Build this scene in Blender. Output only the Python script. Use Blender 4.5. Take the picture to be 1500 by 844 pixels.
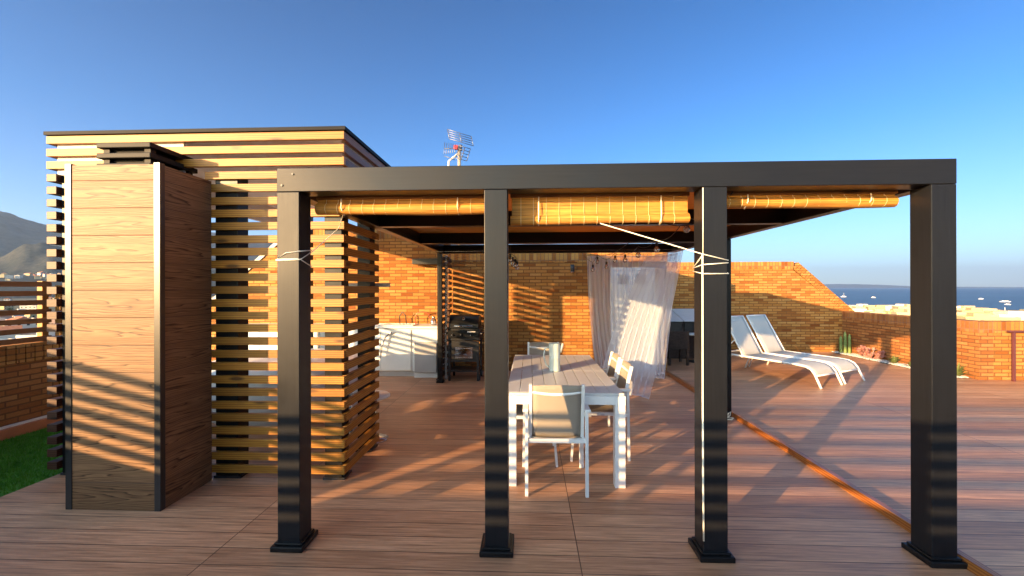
import bpy, math, random
from mathutils import Vector, Matrix, noise
random.seed(7)
R = math.radians
for o in list(bpy.data.objects): bpy.data.objects.remove(o)
S = bpy.context.scene
COL = S.collection

# ---------------------------------------------------------------- camera
F_PX, YAW, PITCH, ROLL, EYE = 617.0, .0413, .0003, -.0023, 1.65
cd = bpy.data.cameras.new('camera'); cam = bpy.data.objects.new('camera', cd); COL.objects.link(cam)
cd.sensor_width = 36; cd.lens = 36*F_PX/1500; cd.clip_start = .05; cd.clip_end = 150000
fw = Vector((-math.sin(YAW)*math.cos(PITCH), math.cos(YAW)*math.cos(PITCH), math.sin(PITCH)))
rt = Vector((math.cos(YAW), math.sin(YAW), 0)); up = rt.cross(fw)
r2 = math.cos(ROLL)*rt + math.sin(ROLL)*up; u2 = math.cos(ROLL)*up - math.sin(ROLL)*rt
m3 = Matrix((r2, u2, -fw)).transposed()
cam.matrix_world = Matrix.Translation((0, 0, EYE)) @ m3.to_4x4()
S.camera = cam

# ---------------------------------------------------------------- light
SUN_AZ, SUN_EL = 44.0, 9.9          # light travels towards +X +Y, this many degrees off +Y
w = bpy.data.worlds.new('World'); S.world = w; w.use_nodes = True
nt = w.node_tree; nt.nodes.clear()
sky = nt.nodes.new('ShaderNodeTexSky'); sky.sky_type = 'NISHITA'; sky.sun_disc = False
sky.sun_elevation = R(SUN_EL); sky.sun_rotation = R(180+SUN_AZ)
sky.air_density = 1.0; sky.dust_density = .1; sky.ozone_density = 3.0; sky.altitude = 60
bg = nt.nodes.new('ShaderNodeBackground'); bg.inputs[1].default_value = .15
wo = nt.nodes.new('ShaderNodeOutputWorld')
# colour grade by direction: view side bluer and darker, unseen sky raised as fill
tcn = nt.nodes.new('ShaderNodeTexCoord'); sep = nt.nodes.new('ShaderNodeSeparateXYZ'); nt.links.new(tcn.outputs['Generated'], sep.inputs[0])
rmp = nt.nodes.new('ShaderNodeValToRGB'); nt.links.new(sep.outputs[2], rmp.inputs[0])
el = rmp.color_ramp.elements; el.new(.1); el.new(.3); el.new(.6)
for e, (p, c) in zip(el, [(0, (.26, .33, .46)), (.10, (.24, .32, .46)), (.30, (.10, .255, .40)), (.58, (.042, .17, .29)), (.80, (.75, .66, .56))]): e.position = p; e.color = (*c, 1)  # last stop: overhead sky out of view, brightened as added fill
dot = nt.nodes.new('ShaderNodeVectorMath'); dot.operation = 'DOT_PRODUCT'; nt.links.new(tcn.outputs['Generated'], dot.inputs[0])
dot.inputs[1].default_value = (-math.sin(R(SUN_AZ)), -math.cos(R(SUN_AZ)), 0)
mr = nt.nodes.new('ShaderNodeMapRange'); nt.links.new(dot.outputs['Value'], mr.inputs[0]); mr.inputs[1].default_value = .34; mr.inputs[2].default_value = .85
gr = nt.nodes.new('ShaderNodeMix'); gr.data_type = 'RGBA'; nt.links.new(mr.outputs[0], gr.inputs[0]); nt.links.new(rmp.outputs[0], gr.inputs[6]); gr.inputs[7].default_value = (3.0, 2.2, 1.5, 1)  # sky round the sun, behind the camera, boosted as added warm fill
tint = nt.nodes.new('ShaderNodeMix'); tint.data_type = 'RGBA'; tint.blend_type = 'MULTIPLY'; tint.inputs[0].default_value = 1
nt.links.new(sky.outputs[0], tint.inputs[6]); nt.links.new(gr.outputs[2], tint.inputs[7]); nt.links.new(tint.outputs[2], bg.inputs[0])
nt.links.new(bg.outputs[0], wo.inputs[0])
sl = bpy.data.lights.new('sun', 'SUN'); sl.energy = 3.7; sl.angle = R(.5); sl.color = (1, .62, .28)
sun = bpy.data.objects.new('sun', sl); COL.objects.link(sun)
d = Vector((math.sin(R(SUN_AZ))*math.cos(R(SUN_EL)), math.cos(R(SUN_AZ))*math.cos(R(SUN_EL)), -math.sin(R(SUN_EL))))
sun.rotation_euler = d.to_track_quat('-Z', 'Y').to_euler(); sun.location = (-20, -20, 10)
S.view_settings.view_transform = 'Standard'; S.view_settings.look = 'None'
S.view_settings.exposure = 2.3; S.view_settings.gamma = 1
S.render.engine = 'CYCLES'
S.cycles.max_bounces = 8; S.cycles.transparent_max_bounces = 24

# ---------------------------------------------------------------- materials
MATS = {}
class NT:
    def __init__(s, name, rough=.6, spec=.5, metal=0):
        s.m = bpy.data.materials.new(name); s.m.use_nodes = True
        s.t = s.m.node_tree; s.b = s.t.nodes['Principled BSDF']; s.o = s.t.nodes['Material Output']
        s.b.inputs['Roughness'].default_value = rough; s.b.inputs['Specular IOR Level'].default_value = spec
        s.b.inputs['Metallic'].default_value = metal
        MATS[name] = s.m
    def n(s, ty, ins={}, **kw):
        x = s.t.nodes.new('ShaderNode'+ty)
        for k, v in kw.items(): setattr(x, k, v)
        for k, v in ins.items():
            if isinstance(v, bpy.types.NodeSocket): s.t.links.new(v, x.inputs[k])
            else: x.inputs[k].default_value = v
        return x
    def link(s, a, b): s.t.links.new(a, b)
    def uv(s, scale=(1, 1, 1), loc=(0, 0, 0)):
        u = s.n('UVMap', uv_map='UVMap')
        return s.n('Mapping', {'Vector': u.outputs[0], 'Scale': scale, 'Location': loc}).outputs[0]
    def obj(s, scale=(1, 1, 1), loc=(0, 0, 0)):
        u = s.n('TexCoord')
        return s.n('Mapping', {'Vector': u.outputs['Object'], 'Scale': scale, 'Location': loc}).outputs[0]
    def geo(s, scale=(1, 1, 1), loc=(0, 0, 0)):
        u = s.n('NewGeometry')
        return s.n('Mapping', {'Vector': u.outputs['Position'], 'Scale': scale, 'Location': loc}).outputs[0]
    def noise(s, vec, scale=1, detail=4, rough=.55, dist=0):
        return s.n('TexNoise', {'Vector': vec, 'Scale': scale, 'Detail': detail, 'Roughness': rough, 'Distortion': dist}).outputs[0]
    def ramp(s, fac, stops):
        x = s.n('ValToRGB', {'Fac': fac}); e = x.color_ramp.elements
        while len(e) < len(stops): e.new(.5)
        for i, (p, c) in enumerate(stops):
            e[i].position = p
            if isinstance(c, (int, float)): c = (c, c, c)
            e[i].color = (*c, 1)
        return x.outputs[0]
    def mix(s, fac, a, b, mode='MIX'):
        x = s.n('Mix', data_type='RGBA', blend_type=mode)
        for i, v in ((0, fac), (6, a), (7, b)):
            if isinstance(v, bpy.types.NodeSocket): s.link(v, x.inputs[i])
            elif i == 0: x.inputs[0].default_value = v
            else: x.inputs[i].default_value = (*v, 1) if len(v) == 3 else v
        return x.outputs[2]
    def math(s, op, a, b=0):
        x = s.n('Math', operation=op)
        for i, v in enumerate((a, b)):
            if isinstance(v, bpy.types.NodeSocket): s.link(v, x.inputs[i])
            else: x.inputs[i].default_value = v
        return x.outputs[0]
    def col(s, c):
        if isinstance(c, bpy.types.NodeSocket): s.link(c, s.b.inputs['Base Color'])
        else: s.b.inputs['Base Color'].default_value = (*c, 1)
    def bump(s, h, strength=.3, dist=.01):
        x = s.n('Bump', {'Height': h, 'Strength': strength, 'Distance': dist}); s.link(x.outputs[0], s.b.inputs['Normal'])
    def rgh(s, v): s.link(v, s.b.inputs['Roughness'])

def plain(name, c, rough=.6, metal=0, var=.12, spec=.5, scale=6):
    a = NT(name, rough, spec, metal)
    n = a.noise(a.obj(), scale, 5, .6)
    dk = tuple(x*(1-var) for x in c); lt = tuple(min(1, x*(1+var)) for x in c)
    a.col(a.ramp(n, [(.3, dk), (.7, lt)]))
    return a.m

def slat_wood(name, base, dark, rough=.5):
    a = NT(name, rough, .4)
    v = a.uv(); rnd = a.n('UVMap', uv_map='rnd').outputs[0]
    g = a.noise(a.uv((1.2, 22, 1)), 2.0, 6, .62, .9)
    w_ = a.n('TexWave', {'Vector': a.uv((.5, 14, 1)), 'Scale': 1.3, 'Distortion': 5.0, 'Detail': 3, 'Detail Scale': 1.0}, wave_type='BANDS', bands_direction='Y').outputs[1]
    f = a.math('MULTIPLY', g, w_)
    c1 = a.mix(a.ramp(f, [(.12, 0.), (.5, 1.)]), dark, base)
    # knots
    vo = a.n('TexVoronoi', {'Vector': a.uv((2.2, 8.0, 1)), 'Scale': 1.0, 'Randomness': 1.0})
    c2 = a.mix(a.ramp(vo.outputs['Distance'], [(.09, 1.), (.19, 0.)]), c1, tuple(x*.35 for x in dark))
    sx = a.n('SeparateXYZ', {0: rnd}).outputs[0]
    c3 = a.mix(1.0, c2, a.ramp(sx, [(0, (.74, .70, .64)), (.5, (.95, .95, .95)), (1, (1.1, 1.05, 1.0))]), 'MULTIPLY')
    a.col(c3); a.bump(g, .12, .003)
    return a.m
slat_wood('pine', (.43, .205, .026), (.27, .10, .011))
slat_wood('fence_wood', (.30, .13, .035), (.18, .065, .018))
slat_wood('varnished_batten', (.50, .20, .05), (.28, .08, .02), .3)

def cladding():
    a = NT('cladding', .55, .35)
    # boards 0.205 high (v), cathedral grain along u
    u = a.n('UVMap', uv_map='UVMap').outputs[0]
    sp = a.n('SeparateXYZ', {0: u})
    vv = a.math('DIVIDE', sp.outputs[1], .205); row = a.math('FLOOR', vv); fr = a.math('FRACT', vv)
    off = a.math('MULTIPLY', row, 3.37)
    cen = a.math('SUBTRACT', fr, .5)
    cx = a.math('ADD', a.math('MULTIPLY', sp.outputs[0], 1.25), off)
    vec = a.n('CombineXYZ', {0: cx, 1: a.math('MULTIPLY', cen, 1.0), 2: a.math('MULTIPLY', row, 5.1)}).outputs[0]
    # distorted parabolic rings: cathedral figure
    nz = a.noise(a.n('Mapping', {'Vector': vec, 'Scale': (.8, 2.0, 1)}).outputs[0], 1.6, 2, .5)
    par = a.math('MULTIPLY', a.math('MULTIPLY', cen, cen), 5.0)
    ph = a.math('ADD', a.math('ADD', par, a.math('MULTIPLY', cx, .28)), a.math('MULTIPLY', nz, 1.3))
    ring = a.math('FRACT', a.math('MULTIPLY', ph, 4.6))
    rr = a.ramp(ring, [(0, 0.), (.16, 1.), (.55, .8), (.86, .5), (1, 0.)])
    fine = a.noise(a.n('Mapping', {'Vector': vec, 'Scale': (3, 46, 1)}).outputs[0], 2.0, 5, .6)
    t = a.math('MULTIPLY', rr, a.ramp(fine, [(.3, .62), (.62, 1.)]))
    c = a.ramp(t, [(0, (.05, .02, .008)), (.5, (.19, .095, .042)), (1, (.32, .17, .078))])
    rnd = a.ramp(a.math('FRACT', a.math('MULTIPLY', a.math('SINE', a.math('MULTIPLY', row, 12.7)), 43.7)), [(0, .82), (1, 1.)])
    c = a.mix(1, c, rnd, 'MULTIPLY')
    gro = a.ramp(fr, [(0, 0.), (.02, 1.), (.985, 1.), (1, 0.)])
    c = a.mix(gro, (.05, .025, .015), c)
    a.col(c); a.bump(a.math('ADD', a.math('MULTIPLY', t, .25), gro), .5, .004)
cladding()

def brick(name, tones, mortar=(.36, .22, .12), w_=.235, h=.065, ms=.009, offset=.5):
    a = NT(name, .85, .2)
    uv = a.uv()
    wob = a.noise(uv, 3, 2)
    bt = a.n('TexBrick', {'Vector': uv, 'Color1': (0, 0, 0, 1), 'Color2': (1, 1, 1, 1), 'Mortar': (0, 0, 0, 1), 'Scale': 1.0,
                          'Mortar Size': ms, 'Mortar Smooth': .25, 'Bias': 0, 'Brick Width': w_, 'Row Height': h}, offset=offset, squash=1)
    c = a.ramp(bt.outputs[0], [(i/(len(tones)-1), t) for i, t in enumerate(tones)])
    f = a.noise(a.uv((9, 30, 1)), 3, 6, .65)
    c = a.mix(1, c, a.ramp(f, [(.3, .78), (.7, 1.1)]), 'MULTIPLY')
    big = a.noise(uv, .9, 3); c = a.mix(1, c, a.ramp(big, [(.3, .86), (.7, 1.06)]), 'MULTIPLY')
    c = a.mix(bt.outputs[1], c, mortar)
    a.col(c)
    hgt = a.math('ADD', a.math('MULTIPLY', a.math('SUBTRACT', 1, bt.outputs[1]), 1), a.math('MULTIPLY', f, .3))
    a.bump(hgt, .6, .006)
LIGHT = [(.22, .065, .014), (.34, .14, .032), (.42, .195, .05), (.46, .23, .065), (.39, .17, .042), (.48, .25, .08), (.28, .095, .02), (.43, .20, .055)]
RED = [(.26, .09, .026), (.33, .125, .038), (.39, .165, .052), (.30, .11, .032), (.42, .19, .065), (.36, .145, .045)]
brick('brick_light', LIGHT, (.17, .075, .025))
brick('brick_red', RED, (.15, .065, .025))
brick('brick_soldier', LIGHT[:5], (.20, .10, .05), .22, .075, .007, 0)
brick('brick_soldier_red', RED, (.24, .12, .07), .30, .075, .007, 0)

def deck():
    a = NT('deck_boards', .47, .5)
    g = a.geo((1, 1, 1), (-.3, .0, 0))
    bt = a.n('TexBrick', {'Vector': g, 'Color1': (0, 0, 0, 1), 'Color2': (1, 1, 1, 1), 'Mortar': (0, 0, 0, 1), 'Scale': 1.0,
                          'Mortar Size': .0035, 'Mortar Smooth': .2, 'Bias': 0, 'Brick Width': 2.27, 'Row Height': .163}, offset=0, squash=1)
    tone = a.ramp(bt.outputs[0], [(0, (.45, .215, .115)), (.35, (.56, .285, .155)), (.7, (.63, .335, .19)), (1, (.50, .235, .125))])
    n1 = a.noise(a.geo((1.4, 34, 1)), 1.6, 6, .68, .4)
    n2 = a.noise(a.geo((4, 170, 1)), 1.5, 4, .6)
    n3 = a.noise(a.geo((.5, 1.1, 1)), 1.2, 4, .6)
    c = a.mix(1, tone, a.ramp(n1, [(.28, (.46, .44, .43)), (.5, (.92, .92, .92)), (.72, (1.36, 1.40, 1.46))]), 'MULTIPLY')
    c = a.mix(1, c, a.ramp(n2, [(.3, .86), (.7, 1.1)]), 'MULTIPLY')
    c = a.mix(1, c, a.ramp(n3, [(.3, .88), (.7, 1.08)]), 'MULTIPLY')
    c = a.mix(a.math('MULTIPLY', bt.outputs[1], .85), c, (.07, .035, .022))
    a.col(c)
    a.rgh(a.ramp(n1, [(.3, .40), (.7, .56)]))
    a.bump(a.math('ADD', a.math('MULTIPLY', a.math('SUBTRACT', 1, bt.outputs[1]), 2.0), a.math('ADD', a.math('MULTIPLY', n2, .35), a.math('MULTIPLY', n1, .3))), .45, .004)
deck()

def painted(name, c, rough=.42):
    a = NT(name, rough, .26)
    n1 = a.noise(a.uv((1.5, 40, 1)), 2, 5, .6, .3); n2 = a.noise(a.uv(), 2.5, 4)
    cc = a.ramp(n1, [(.3, tuple(x*.85 for x in c)), (.7, tuple(x*1.15 for x in c))])
    vo = a.n('TexVoronoi', {'Vector': a.uv((1.4, 6, 1)), 'Scale': 1.0}).outputs['Distance']
    cc = a.mix(a.ramp(vo, [(.03, .55), (.09, 0.)]), cc, tuple(x*.5 for x in c))
    a.col(cc); a.rgh(a.ramp(n2, [(.3, rough-.05), (.7, rough+.08)])); a.bump(n1, .18, .002)
painted('black_paint', (.009, .010, .013), .38)
painted('black_satin', (.008, .008, .009), .33)
plain('dark_metal', (.02, .02, .022), .32, 0, .2)
plain('cowl_paint', (.010, .010, .011), .55, 0, .1, .2)
plain('white_frame', (.76, .76, .76), .35, 0, .03)
plain('tabletop', (.56, .56, .56), .4, 0, .05, .5, 3)
plain('white_gloss', (.74, .74, .72), .3, 0, .03)
plain('white_wall', (.62, .61, .60), .7, 0, .05)
plain('roof_lining', (.76, .72, .78), .7, 0, .06, .4, 2)
plain('roof_sheet', (.012, .012, .014), .6, 0, .1, .12)
slat_wood('dark_slat_wood', (.085, .035, .018), (.045, .016, .009))  # darker tone of the slat wood, for the left stubs and counter screen
plain('door_white', (.66, .67, .68), .4, 0, .03)
plain('vent_grey', (.30, .31, .33), .5)
plain('steel', (.60, .60, .60), .25, 1, .08)
plain('copper', (.55, .13, .07), .3, .6, .1)
plain('fridge_grey', (.42, .41, .41), .35, .1, .04)
plain('terracotta', (.42, .14, .055), .7)
plain('pale_render', (.62, .58, .52), .8)
plain('cord', (.78, .74, .62), .8)
plain('rail_maroon', (.10, .03, .035), .45)
plain('rubber', (.015, .015, .015), .7)
plain('antenna_metal', (.16, .18, .24), .4, .6)
plain('mast_metal', (.55, .50, .42), .4, .4)
plain('plastic_red', (.55, .03, .03), .4)
plain('socket', (.02, .018, .018), .5)
plain('enamel', (.55, .60, .55), .35, 0, .05)
plain('chest_lid', (.50, .54, .60), .25, 0, .06)
plain('boat_white', (.8, .8, .8), .5)

def sling(name, c, tr=.25, sc=260):
    a = NT(name, .8, .2)
    ck = a.n('TexChecker', {'Vector': a.uv(), 'Scale': sc}).outputs[1]
    a.col(a.mix(ck, tuple(x*.85 for x in c), c))
    tl = a.n('BsdfTranslucent', {'Color': (*c, 1)}); mx = a.n('MixShader', {0: tr})
    a.link(a.b.outputs[0], mx.inputs[1]); a.link(tl.outputs[0], mx.inputs[2]); a.link(mx.outputs[0], a.o.inputs[0])
sling('sling_taupe', (.44, .385, .32))
sling('sling_white', (.68, .67, .65))

def sheer():
    a = NT('sheer', .9, .1)
    a.col((.78, .85, .96))
    tl = a.n('BsdfTranslucent', {'Color': (.78, .84, .94, 1)}); mx = a.n('MixShader', {0: .5})
    a.link(a.b.outputs[0], mx.inputs[1]); a.link(tl.outputs[0], mx.inputs[2])
    tp = a.n('BsdfTransparent'); 
    lw = a.n('LayerWeight', {'Blend': .35}).outputs['Facing']
    fac = a.math('ADD', .33, a.math('MULTIPLY', lw, .5))
    ed = a.n('SeparateXYZ', {0: a.n('UVMap', uv_map='rnd').outputs[0]}).outputs[0]   # 1 on the hems
    fac = a.math('MAXIMUM', fac, a.math('MULTIPLY', ed, .85))
    m2 = a.n('MixShader', {0: fac}); a.link(tp.outputs[0], m2.inputs[1]); a.link(mx.outputs[0], m2.inputs[2]); a.link(m2.outputs[0], a.o.inputs[0])
sheer()

def reed(name, c, dk, tr=.35):
    a = NT(name, .6, .3)
    n = a.noise(a.uv((1.2, 60, 1)), 1.2, 3, .75); n2 = a.noise(a.uv((3, 20, 1)), 1, 3)
    cc = a.ramp(n, [(.36, dk), (.5, c), (.62, tuple(min(1, x*1.3) for x in c))])
    cc = a.mix(1, cc, a.ramp(n2, [(.3, .7), (.6, 1.)]), 'MULTIPLY')
    a.col(cc); a.bump(n, .6, .003)
    tl = a.n('BsdfTranslucent', {'Color': (.7, .30, .06, 1)}); mx = a.n('MixShader', {0: tr})
    a.link(a.b.outputs[0], mx.inputs[1]); a.link(tl.outputs[0], mx.inputs[2]); a.link(mx.outputs[0], a.o.inputs[0])
reed('bamboo', (.58, .27, .055), (.32, .13, .025), .12)
reed('reed_mat', (.50, .26, .09), (.26, .12, .04), .45)
plain('stitch', (.85, .72, .42), .8)

def glassy():
    a = NT('bulb_glass', .05, .8); a.col((.9, .8, .6))
    tp = a.n('BsdfTransparent'); gl = a.n('BsdfGlossy', {'Roughness': .05})
    fr = a.n('Fresnel', {'IOR': 1.6}); mx = a.n('MixShader', {0: a.math('ADD', a.math('MULTIPLY', fr.outputs[0], 1.5), .4)})
    a.link(tp.outputs[0], mx.inputs[1]); a.link(gl.outputs[0], mx.inputs[2]); a.link(mx.outputs[0], a.o.inputs[0])
glassy()
def wicker():
    a = NT('wicker', .55, .4)
    ck = a.n('TexBrick', {'Vector': a.uv(), 'Color1': (.03, .018, .014, 1), 'Color2': (.085, .05, .038, 1), 'Mortar': (.006, .004, .004, 1), 'Scale': 1,
                          'Mortar Size': .002, 'Brick Width': .03, 'Row Height': .011}, offset=.5)
    a.col(ck.outputs[0]); a.bump(a.math('SUBTRACT', 1, ck.outputs[1]), .7, .004)
wicker()
def pebbles():
    a = NT('pebble_white', .8, .2); i = a.n('ObjectInfo'); n = a.noise(a.geo(), 30, 2)
    a.col(a.ramp(n, [(.3, (.40, .38, .36)), (.7, (.66, .64, .62))]))
pebbles()
def leafy(name, c1, c2, tr=.25, sc=12):
    a = NT(name, .6, .3); n = a.noise(a.geo(), sc, 3)
    cc = a.ramp(n, [(.3, c1), (.7, c2)]); a.col(cc)
    tl = a.n('BsdfTranslucent'); a.link(cc, tl.inputs[0]); mx = a.n('MixShader', {0: tr})
    a.link(a.b.outputs[0], mx.inputs[1]); a.link(tl.outputs[0], mx.inputs[2]); a.link(mx.outputs[0], a.o.inputs[0])
leafy('turf', (.05, .17, .012), (.10, .28, .02))
leafy('cactus_green', (.13, .19, .05), (.22, .28, .09), .05)
leafy('pink_leaf', (.42, .16, .14), (.70, .42, .36))
leafy('aloe_leaf', (.10, .14, .04), (.22, .25, .09))
leafy('tree_leaf', (.035, .055, .02), (.07, .10, .035), .1, .3)
plain('trunk_bark', (.12, .08, .05), .9)
plain('soil', (.10, .07, .05), .9)

def water():
    a = NT('sea_water', .45, .5)
    n = a.noise(a.geo((.0016, .0045, 1)), 1.0, 6, .6)
    a.col(a.ramp(n, [(.35, (.032, .068, .105)), (.65, (.052, .10, .15))]))
    n2 = a.noise(a.geo((.03, .09, 1)), 1, 6, .7); a.bump(n2, .8, 2.0)
water()
def land(name, cs, sc, haze=0):
    a = NT(name, .95, .1)
    n = a.noise(a.geo((sc, sc, sc)), 1.0, 8, .62, .4); n2 = a.noise(a.geo((sc*9, sc*9, sc*9)), 1.0, 8, .78)
    c = a.ramp(n, [(i/(len(cs)-1)*.5+.25, t) for i, t in enumerate(cs)])
    c = a.mix(1, c, a.ramp(n2, [(.38, .45), (.62, 1.45)]), 'MULTIPLY'); a.col(c)
land('mountain_rock', [(.022, .023, .024), (.038, .036, .034), (.06, .054, .045)], .0012)
land('hill_scrub', [(.020, .026, .022), (.040, .042, .034), (.075, .070, .055)], .004)
land('town_ground', [(.09, .10, .05), (.16, .14, .09), (.24, .21, .16)], .012)
for nm, c in (('house_cream', (.50, .42, .24)), ('house_white', (.58, .54, .46)), ('house_sand', (.46, .36, .19)), ('house_pink', (.62, .42, .32))): plain(nm, c, .85, 0, .06, .2, .3)
plain('roof_tile', (.42, .17, .09), .85, 0, .15, .2, 1)
plain('window_dark', (.03, .035, .04), .2, 0, .2, .5)
plain('street_asphalt', (.06, .06, .06), .9)

# ---------------------------------------------------------------- mesh helper
class MB:
    def __init__(s): s.v = []; s.f = []; s.uv = []; s.rn = []; s.sm = []
    def face(s, idx, uvs, rnd=0.5, smooth=False):
        s.f.append(tuple(idx)); s.uv.append(uvs); s.rn.append(rnd if isinstance(rnd, list) else [rnd]*len(idx)); s.sm.append(smooth)
    def hexa(s, P, mode='wood', rnd=None):
        """8 corners: bottom 0-3 ccw, top 4-7"""
        b = len(s.v); s.v += [Vector(p) for p in P]
        r = random.random() if rnd is None else rnd
        if mode == 'wood':
            e = [(P[1]-P[0]).length, (P[3]-P[0]).length, (P[4]-P[0]).length]
            ax = e.index(max(e)); L = [(P[1]-P[0]), (P[3]-P[0]), (P[4]-P[0])][ax].normalized()
            oth = [(P[1]-P[0]), (P[3]-P[0]), (P[4]-P[0])]; oth = [o.normalized() for i, o in enumerate(oth) if i != ax]
        for q in ((3, 2, 1, 0), (4, 5, 6, 7), (0, 1, 5, 4), (1, 2, 6, 5), (2, 3, 7, 6), (3, 0, 4, 7)):
            pts = [P[i] for i in q]; n = (pts[1]-pts[0]).cross(pts[2]-pts[0])
            if n.length: n.normalize()
            if mode == 'wood':
                o = min(oth, key=lambda t: abs(t.dot(n)))
                if abs(L.dot(n)) > .8: uu = [(p.dot(oth[0])+r*37, p.dot(oth[1])+r*53) for p in pts]
                else: uu = [(p.dot(L)+r*37, p.dot(o)+r*53) for p in pts]
            else: uu = [box_uv(p, n, mode) for p in pts]
            s.face([b+i for i in q], uu, r)
    def box(s, a, c, mode='wood', rnd=None):
        (x0, y0, z0), (x1, y1, z1) = a, c
        V = Vector
        s.hexa([V((x0, y0, z0)), V((x1, y0, z0)), V((x1, y1, z0)), V((x0, y1, z0)), V((x0, y0, z1)), V((x1, y0, z1)), V((x1, y1, z1)), V((x0, y1, z1))], mode, rnd)
        return s
    def bar(s, p, q, w_, h, upv=(0, 0, 1), mode='wood'):
        p, q = Vector(p), Vector(q); L = (q-p).normalized(); sd = L.cross(Vector(upv))
        if sd.length < 1e-4: sd = L.cross(Vector((0, 1, 0)))
        sd.normalize(); u = sd.cross(L).normalized(); sd = sd*w_/2; u = u*h/2
        s.hexa([p-sd-u, p+sd-u, q+sd-u, q-sd-u, p-sd+u, p+sd+u, q+sd+u, q-sd+u], mode); return s
    def prism(s, poly, y0, y1, mode='world', axis='Y'):
        """polygon (x,z) extruded along Y (or (x,y) along Z)"""
        b = len(s.v); n = len(poly)
        mk = (lambda a, c, d: Vector((a, d, c))) if axis == 'Y' else ((lambda a, c, d: Vector((a, c, d))) if axis == 'Z' else (lambda a, c, d: Vector((d, a, c))))
        for d_ in (y0, y1): s.v += [mk(a, c, d_) for a, c in poly]
        fs = [list(range(n)), list(range(2*n-1, n-1, -1))]+[[i, (i+n), (i+1) % n+n, (i+1) % n] for i in range(n)]
        for f in fs:
            pts = [s.v[b+i] for i in f]; nn = (pts[1]-pts[0]).cross(pts[2]-pts[1])
            if nn.length: nn.normalize()
            s.face([b+i for i in f], [box_uv(p, nn, mode) for p in pts])
        return s
    def tube(s, pts, r, n=8, closed=False, caps=True):
        pts = [Vector(p) for p in pts]; rs = r if isinstance(r, (list, tuple)) else [r]*len(pts)
        b = len(s.v); m = len(pts); prev = None; ln = 0
        for i, p in enumerate(pts):
            if closed: t = pts[(i+1) % m]-pts[i-1]
            else: t = pts[min(i+1, m-1)]-pts[max(i-1, 0)]
            t.normalize()
            if prev is None: a = t.orthogonal().normalized()
            else: a = (prev-t*prev.dot(t)); a = a.normalized() if a.length > 1e-6 else t.orthogonal().normalized()
            prev = a; c = t.cross(a)
            for k in range(n):
                th = 2*math.pi*k/n; s.v.append(p+(a*math.cos(th)+c*math.sin(th))*rs[i])
        for i in range(m if closed else m-1):
            j = (i+1) % m
            for k in range(n):
                k2 = (k+1) % n
                s.face([b+i*n+k, b+i*n+k2, b+j*n+k2, b+j*n+k], [(i*.1, k/n*.1), (i*.1, (k+1)/n*.1), (i*.1+.1, (k+1)/n*.1), (i*.1+.1, k/n*.1)], .5, True)
        if caps and not closed:
            s.face([b+k for k in range(n)][::-1], [(0, 0)]*n); s.face([b+(m-1)*n+k for k in range(n)], [(0, 0)]*n)
        return s
    def lathe(s, prof, c=(0, 0, 0), n=24):
        b = len(s.v); c = Vector(c)
        for r_, z in prof:
            for k in range(n):
                th = 2*math.pi*k/n; s.v.append(c+Vector((r_*math.cos(th), r_*math.sin(th), z)))
        for i in range(len(prof)-1):
            for k in range(n):
                k2 = (k+1) % n
                s.face([b+i*n+k, b+i*n+k2, b+(i+1)*n+k2, b+(i+1)*n+k], [(k/n, i*.1), ((k+1)/n, i*.1), ((k+1)/n, i*.1+.1), (k/n, i*.1+.1)], .5, True)
        if prof[0][0] > 1e-5: s.face([b+k for k in range(n)][::-1], [(0, 0)]*n)
        if prof[-1][0] > 1e-5: s.face([b+(len(prof)-1)*n+k for k in range(n)], [(0, 0)]*n)
        return s
    def grid(s, P, uvf, rndf=None, smooth=True):
        """P[i][j] points"""
        b = len(s.v); ni, nj = len(P), len(P[0])
        for row in P: s.v += [Vector(p) for p in row]
        for i in range(ni-1):
            for j in range(nj-1):
                q = ((i, j), (i+1, j), (i+1, j+1), (i, j+1))
                s.face([b+a*nj+c for a, c in q], [uvf(a, c) for a, c in q], [rndf(a, c) for a, c in q] if rndf else .5, smooth)
        return s
    def build(s, name, mat, parent=None, bevel=0, mods=None):
        me = bpy.data.meshes.new(name); org = Vector((0, 0, 0)); p = parent
        while p is not None: org += p.location; p = p.parent
        me.from_pydata([tuple(v-org) for v in s.v], [], s.f)
        u = me.uv_layers.new(name='UVMap'); r_ = me.uv_layers.new(name='rnd')
        fu = []; fr = []
        for a, c in zip(s.uv, s.rn):
            for x in a: fu += [x[0], x[1]]
            for x in c: fr += [x, x]
        u.data.foreach_set('uv', fu); r_.data.foreach_set('uv', fr)
        me.polygons.foreach_set('use_smooth', s.sm)
        me.materials.append(MATS[mat]); me.update()
        o = bpy.data.objects.new(name, me); COL.objects.link(o); o.parent = parent
        if bevel:
            b = o.modifiers.new('bevel', 'BEVEL'); b.width = bevel; b.segments = 2; b.limit_method = 'ANGLE'
        return o
def box_uv(p, n, mode):
    if abs(n.z) >= max(abs(n.x), abs(n.y)): uv = (p.x, p.y)
    elif abs(n.x) > abs(n.y): uv = (p.y, p.z)
    else: uv = (p.x, p.z)
    return (uv[1], uv[0]) if mode == 'swap' else uv
def tag(o, label, cat, group=None, kind=None):
    if label: o['label'] = label
    if cat: o['category'] = cat
    if group: o['group'] = group
    if kind: o['kind'] = kind
    return o
def thing(name, label, cat, loc=(0, 0, 0), group=None):
    o = bpy.data.objects.new(name, None); COL.objects.link(o); o.location = loc; o.empty_display_size = .2
    return tag(o, label, cat, group)
def struct(o): o['kind'] = 'structure'; return o
def copy_tree(o, parent=None):
    c = o.copy(); COL.objects.link(c); c.parent = parent
    for ch in [x for x in list(bpy.data.objects) if x.parent == o]: copy_tree(ch, c)
    return c
V = Vector

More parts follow.
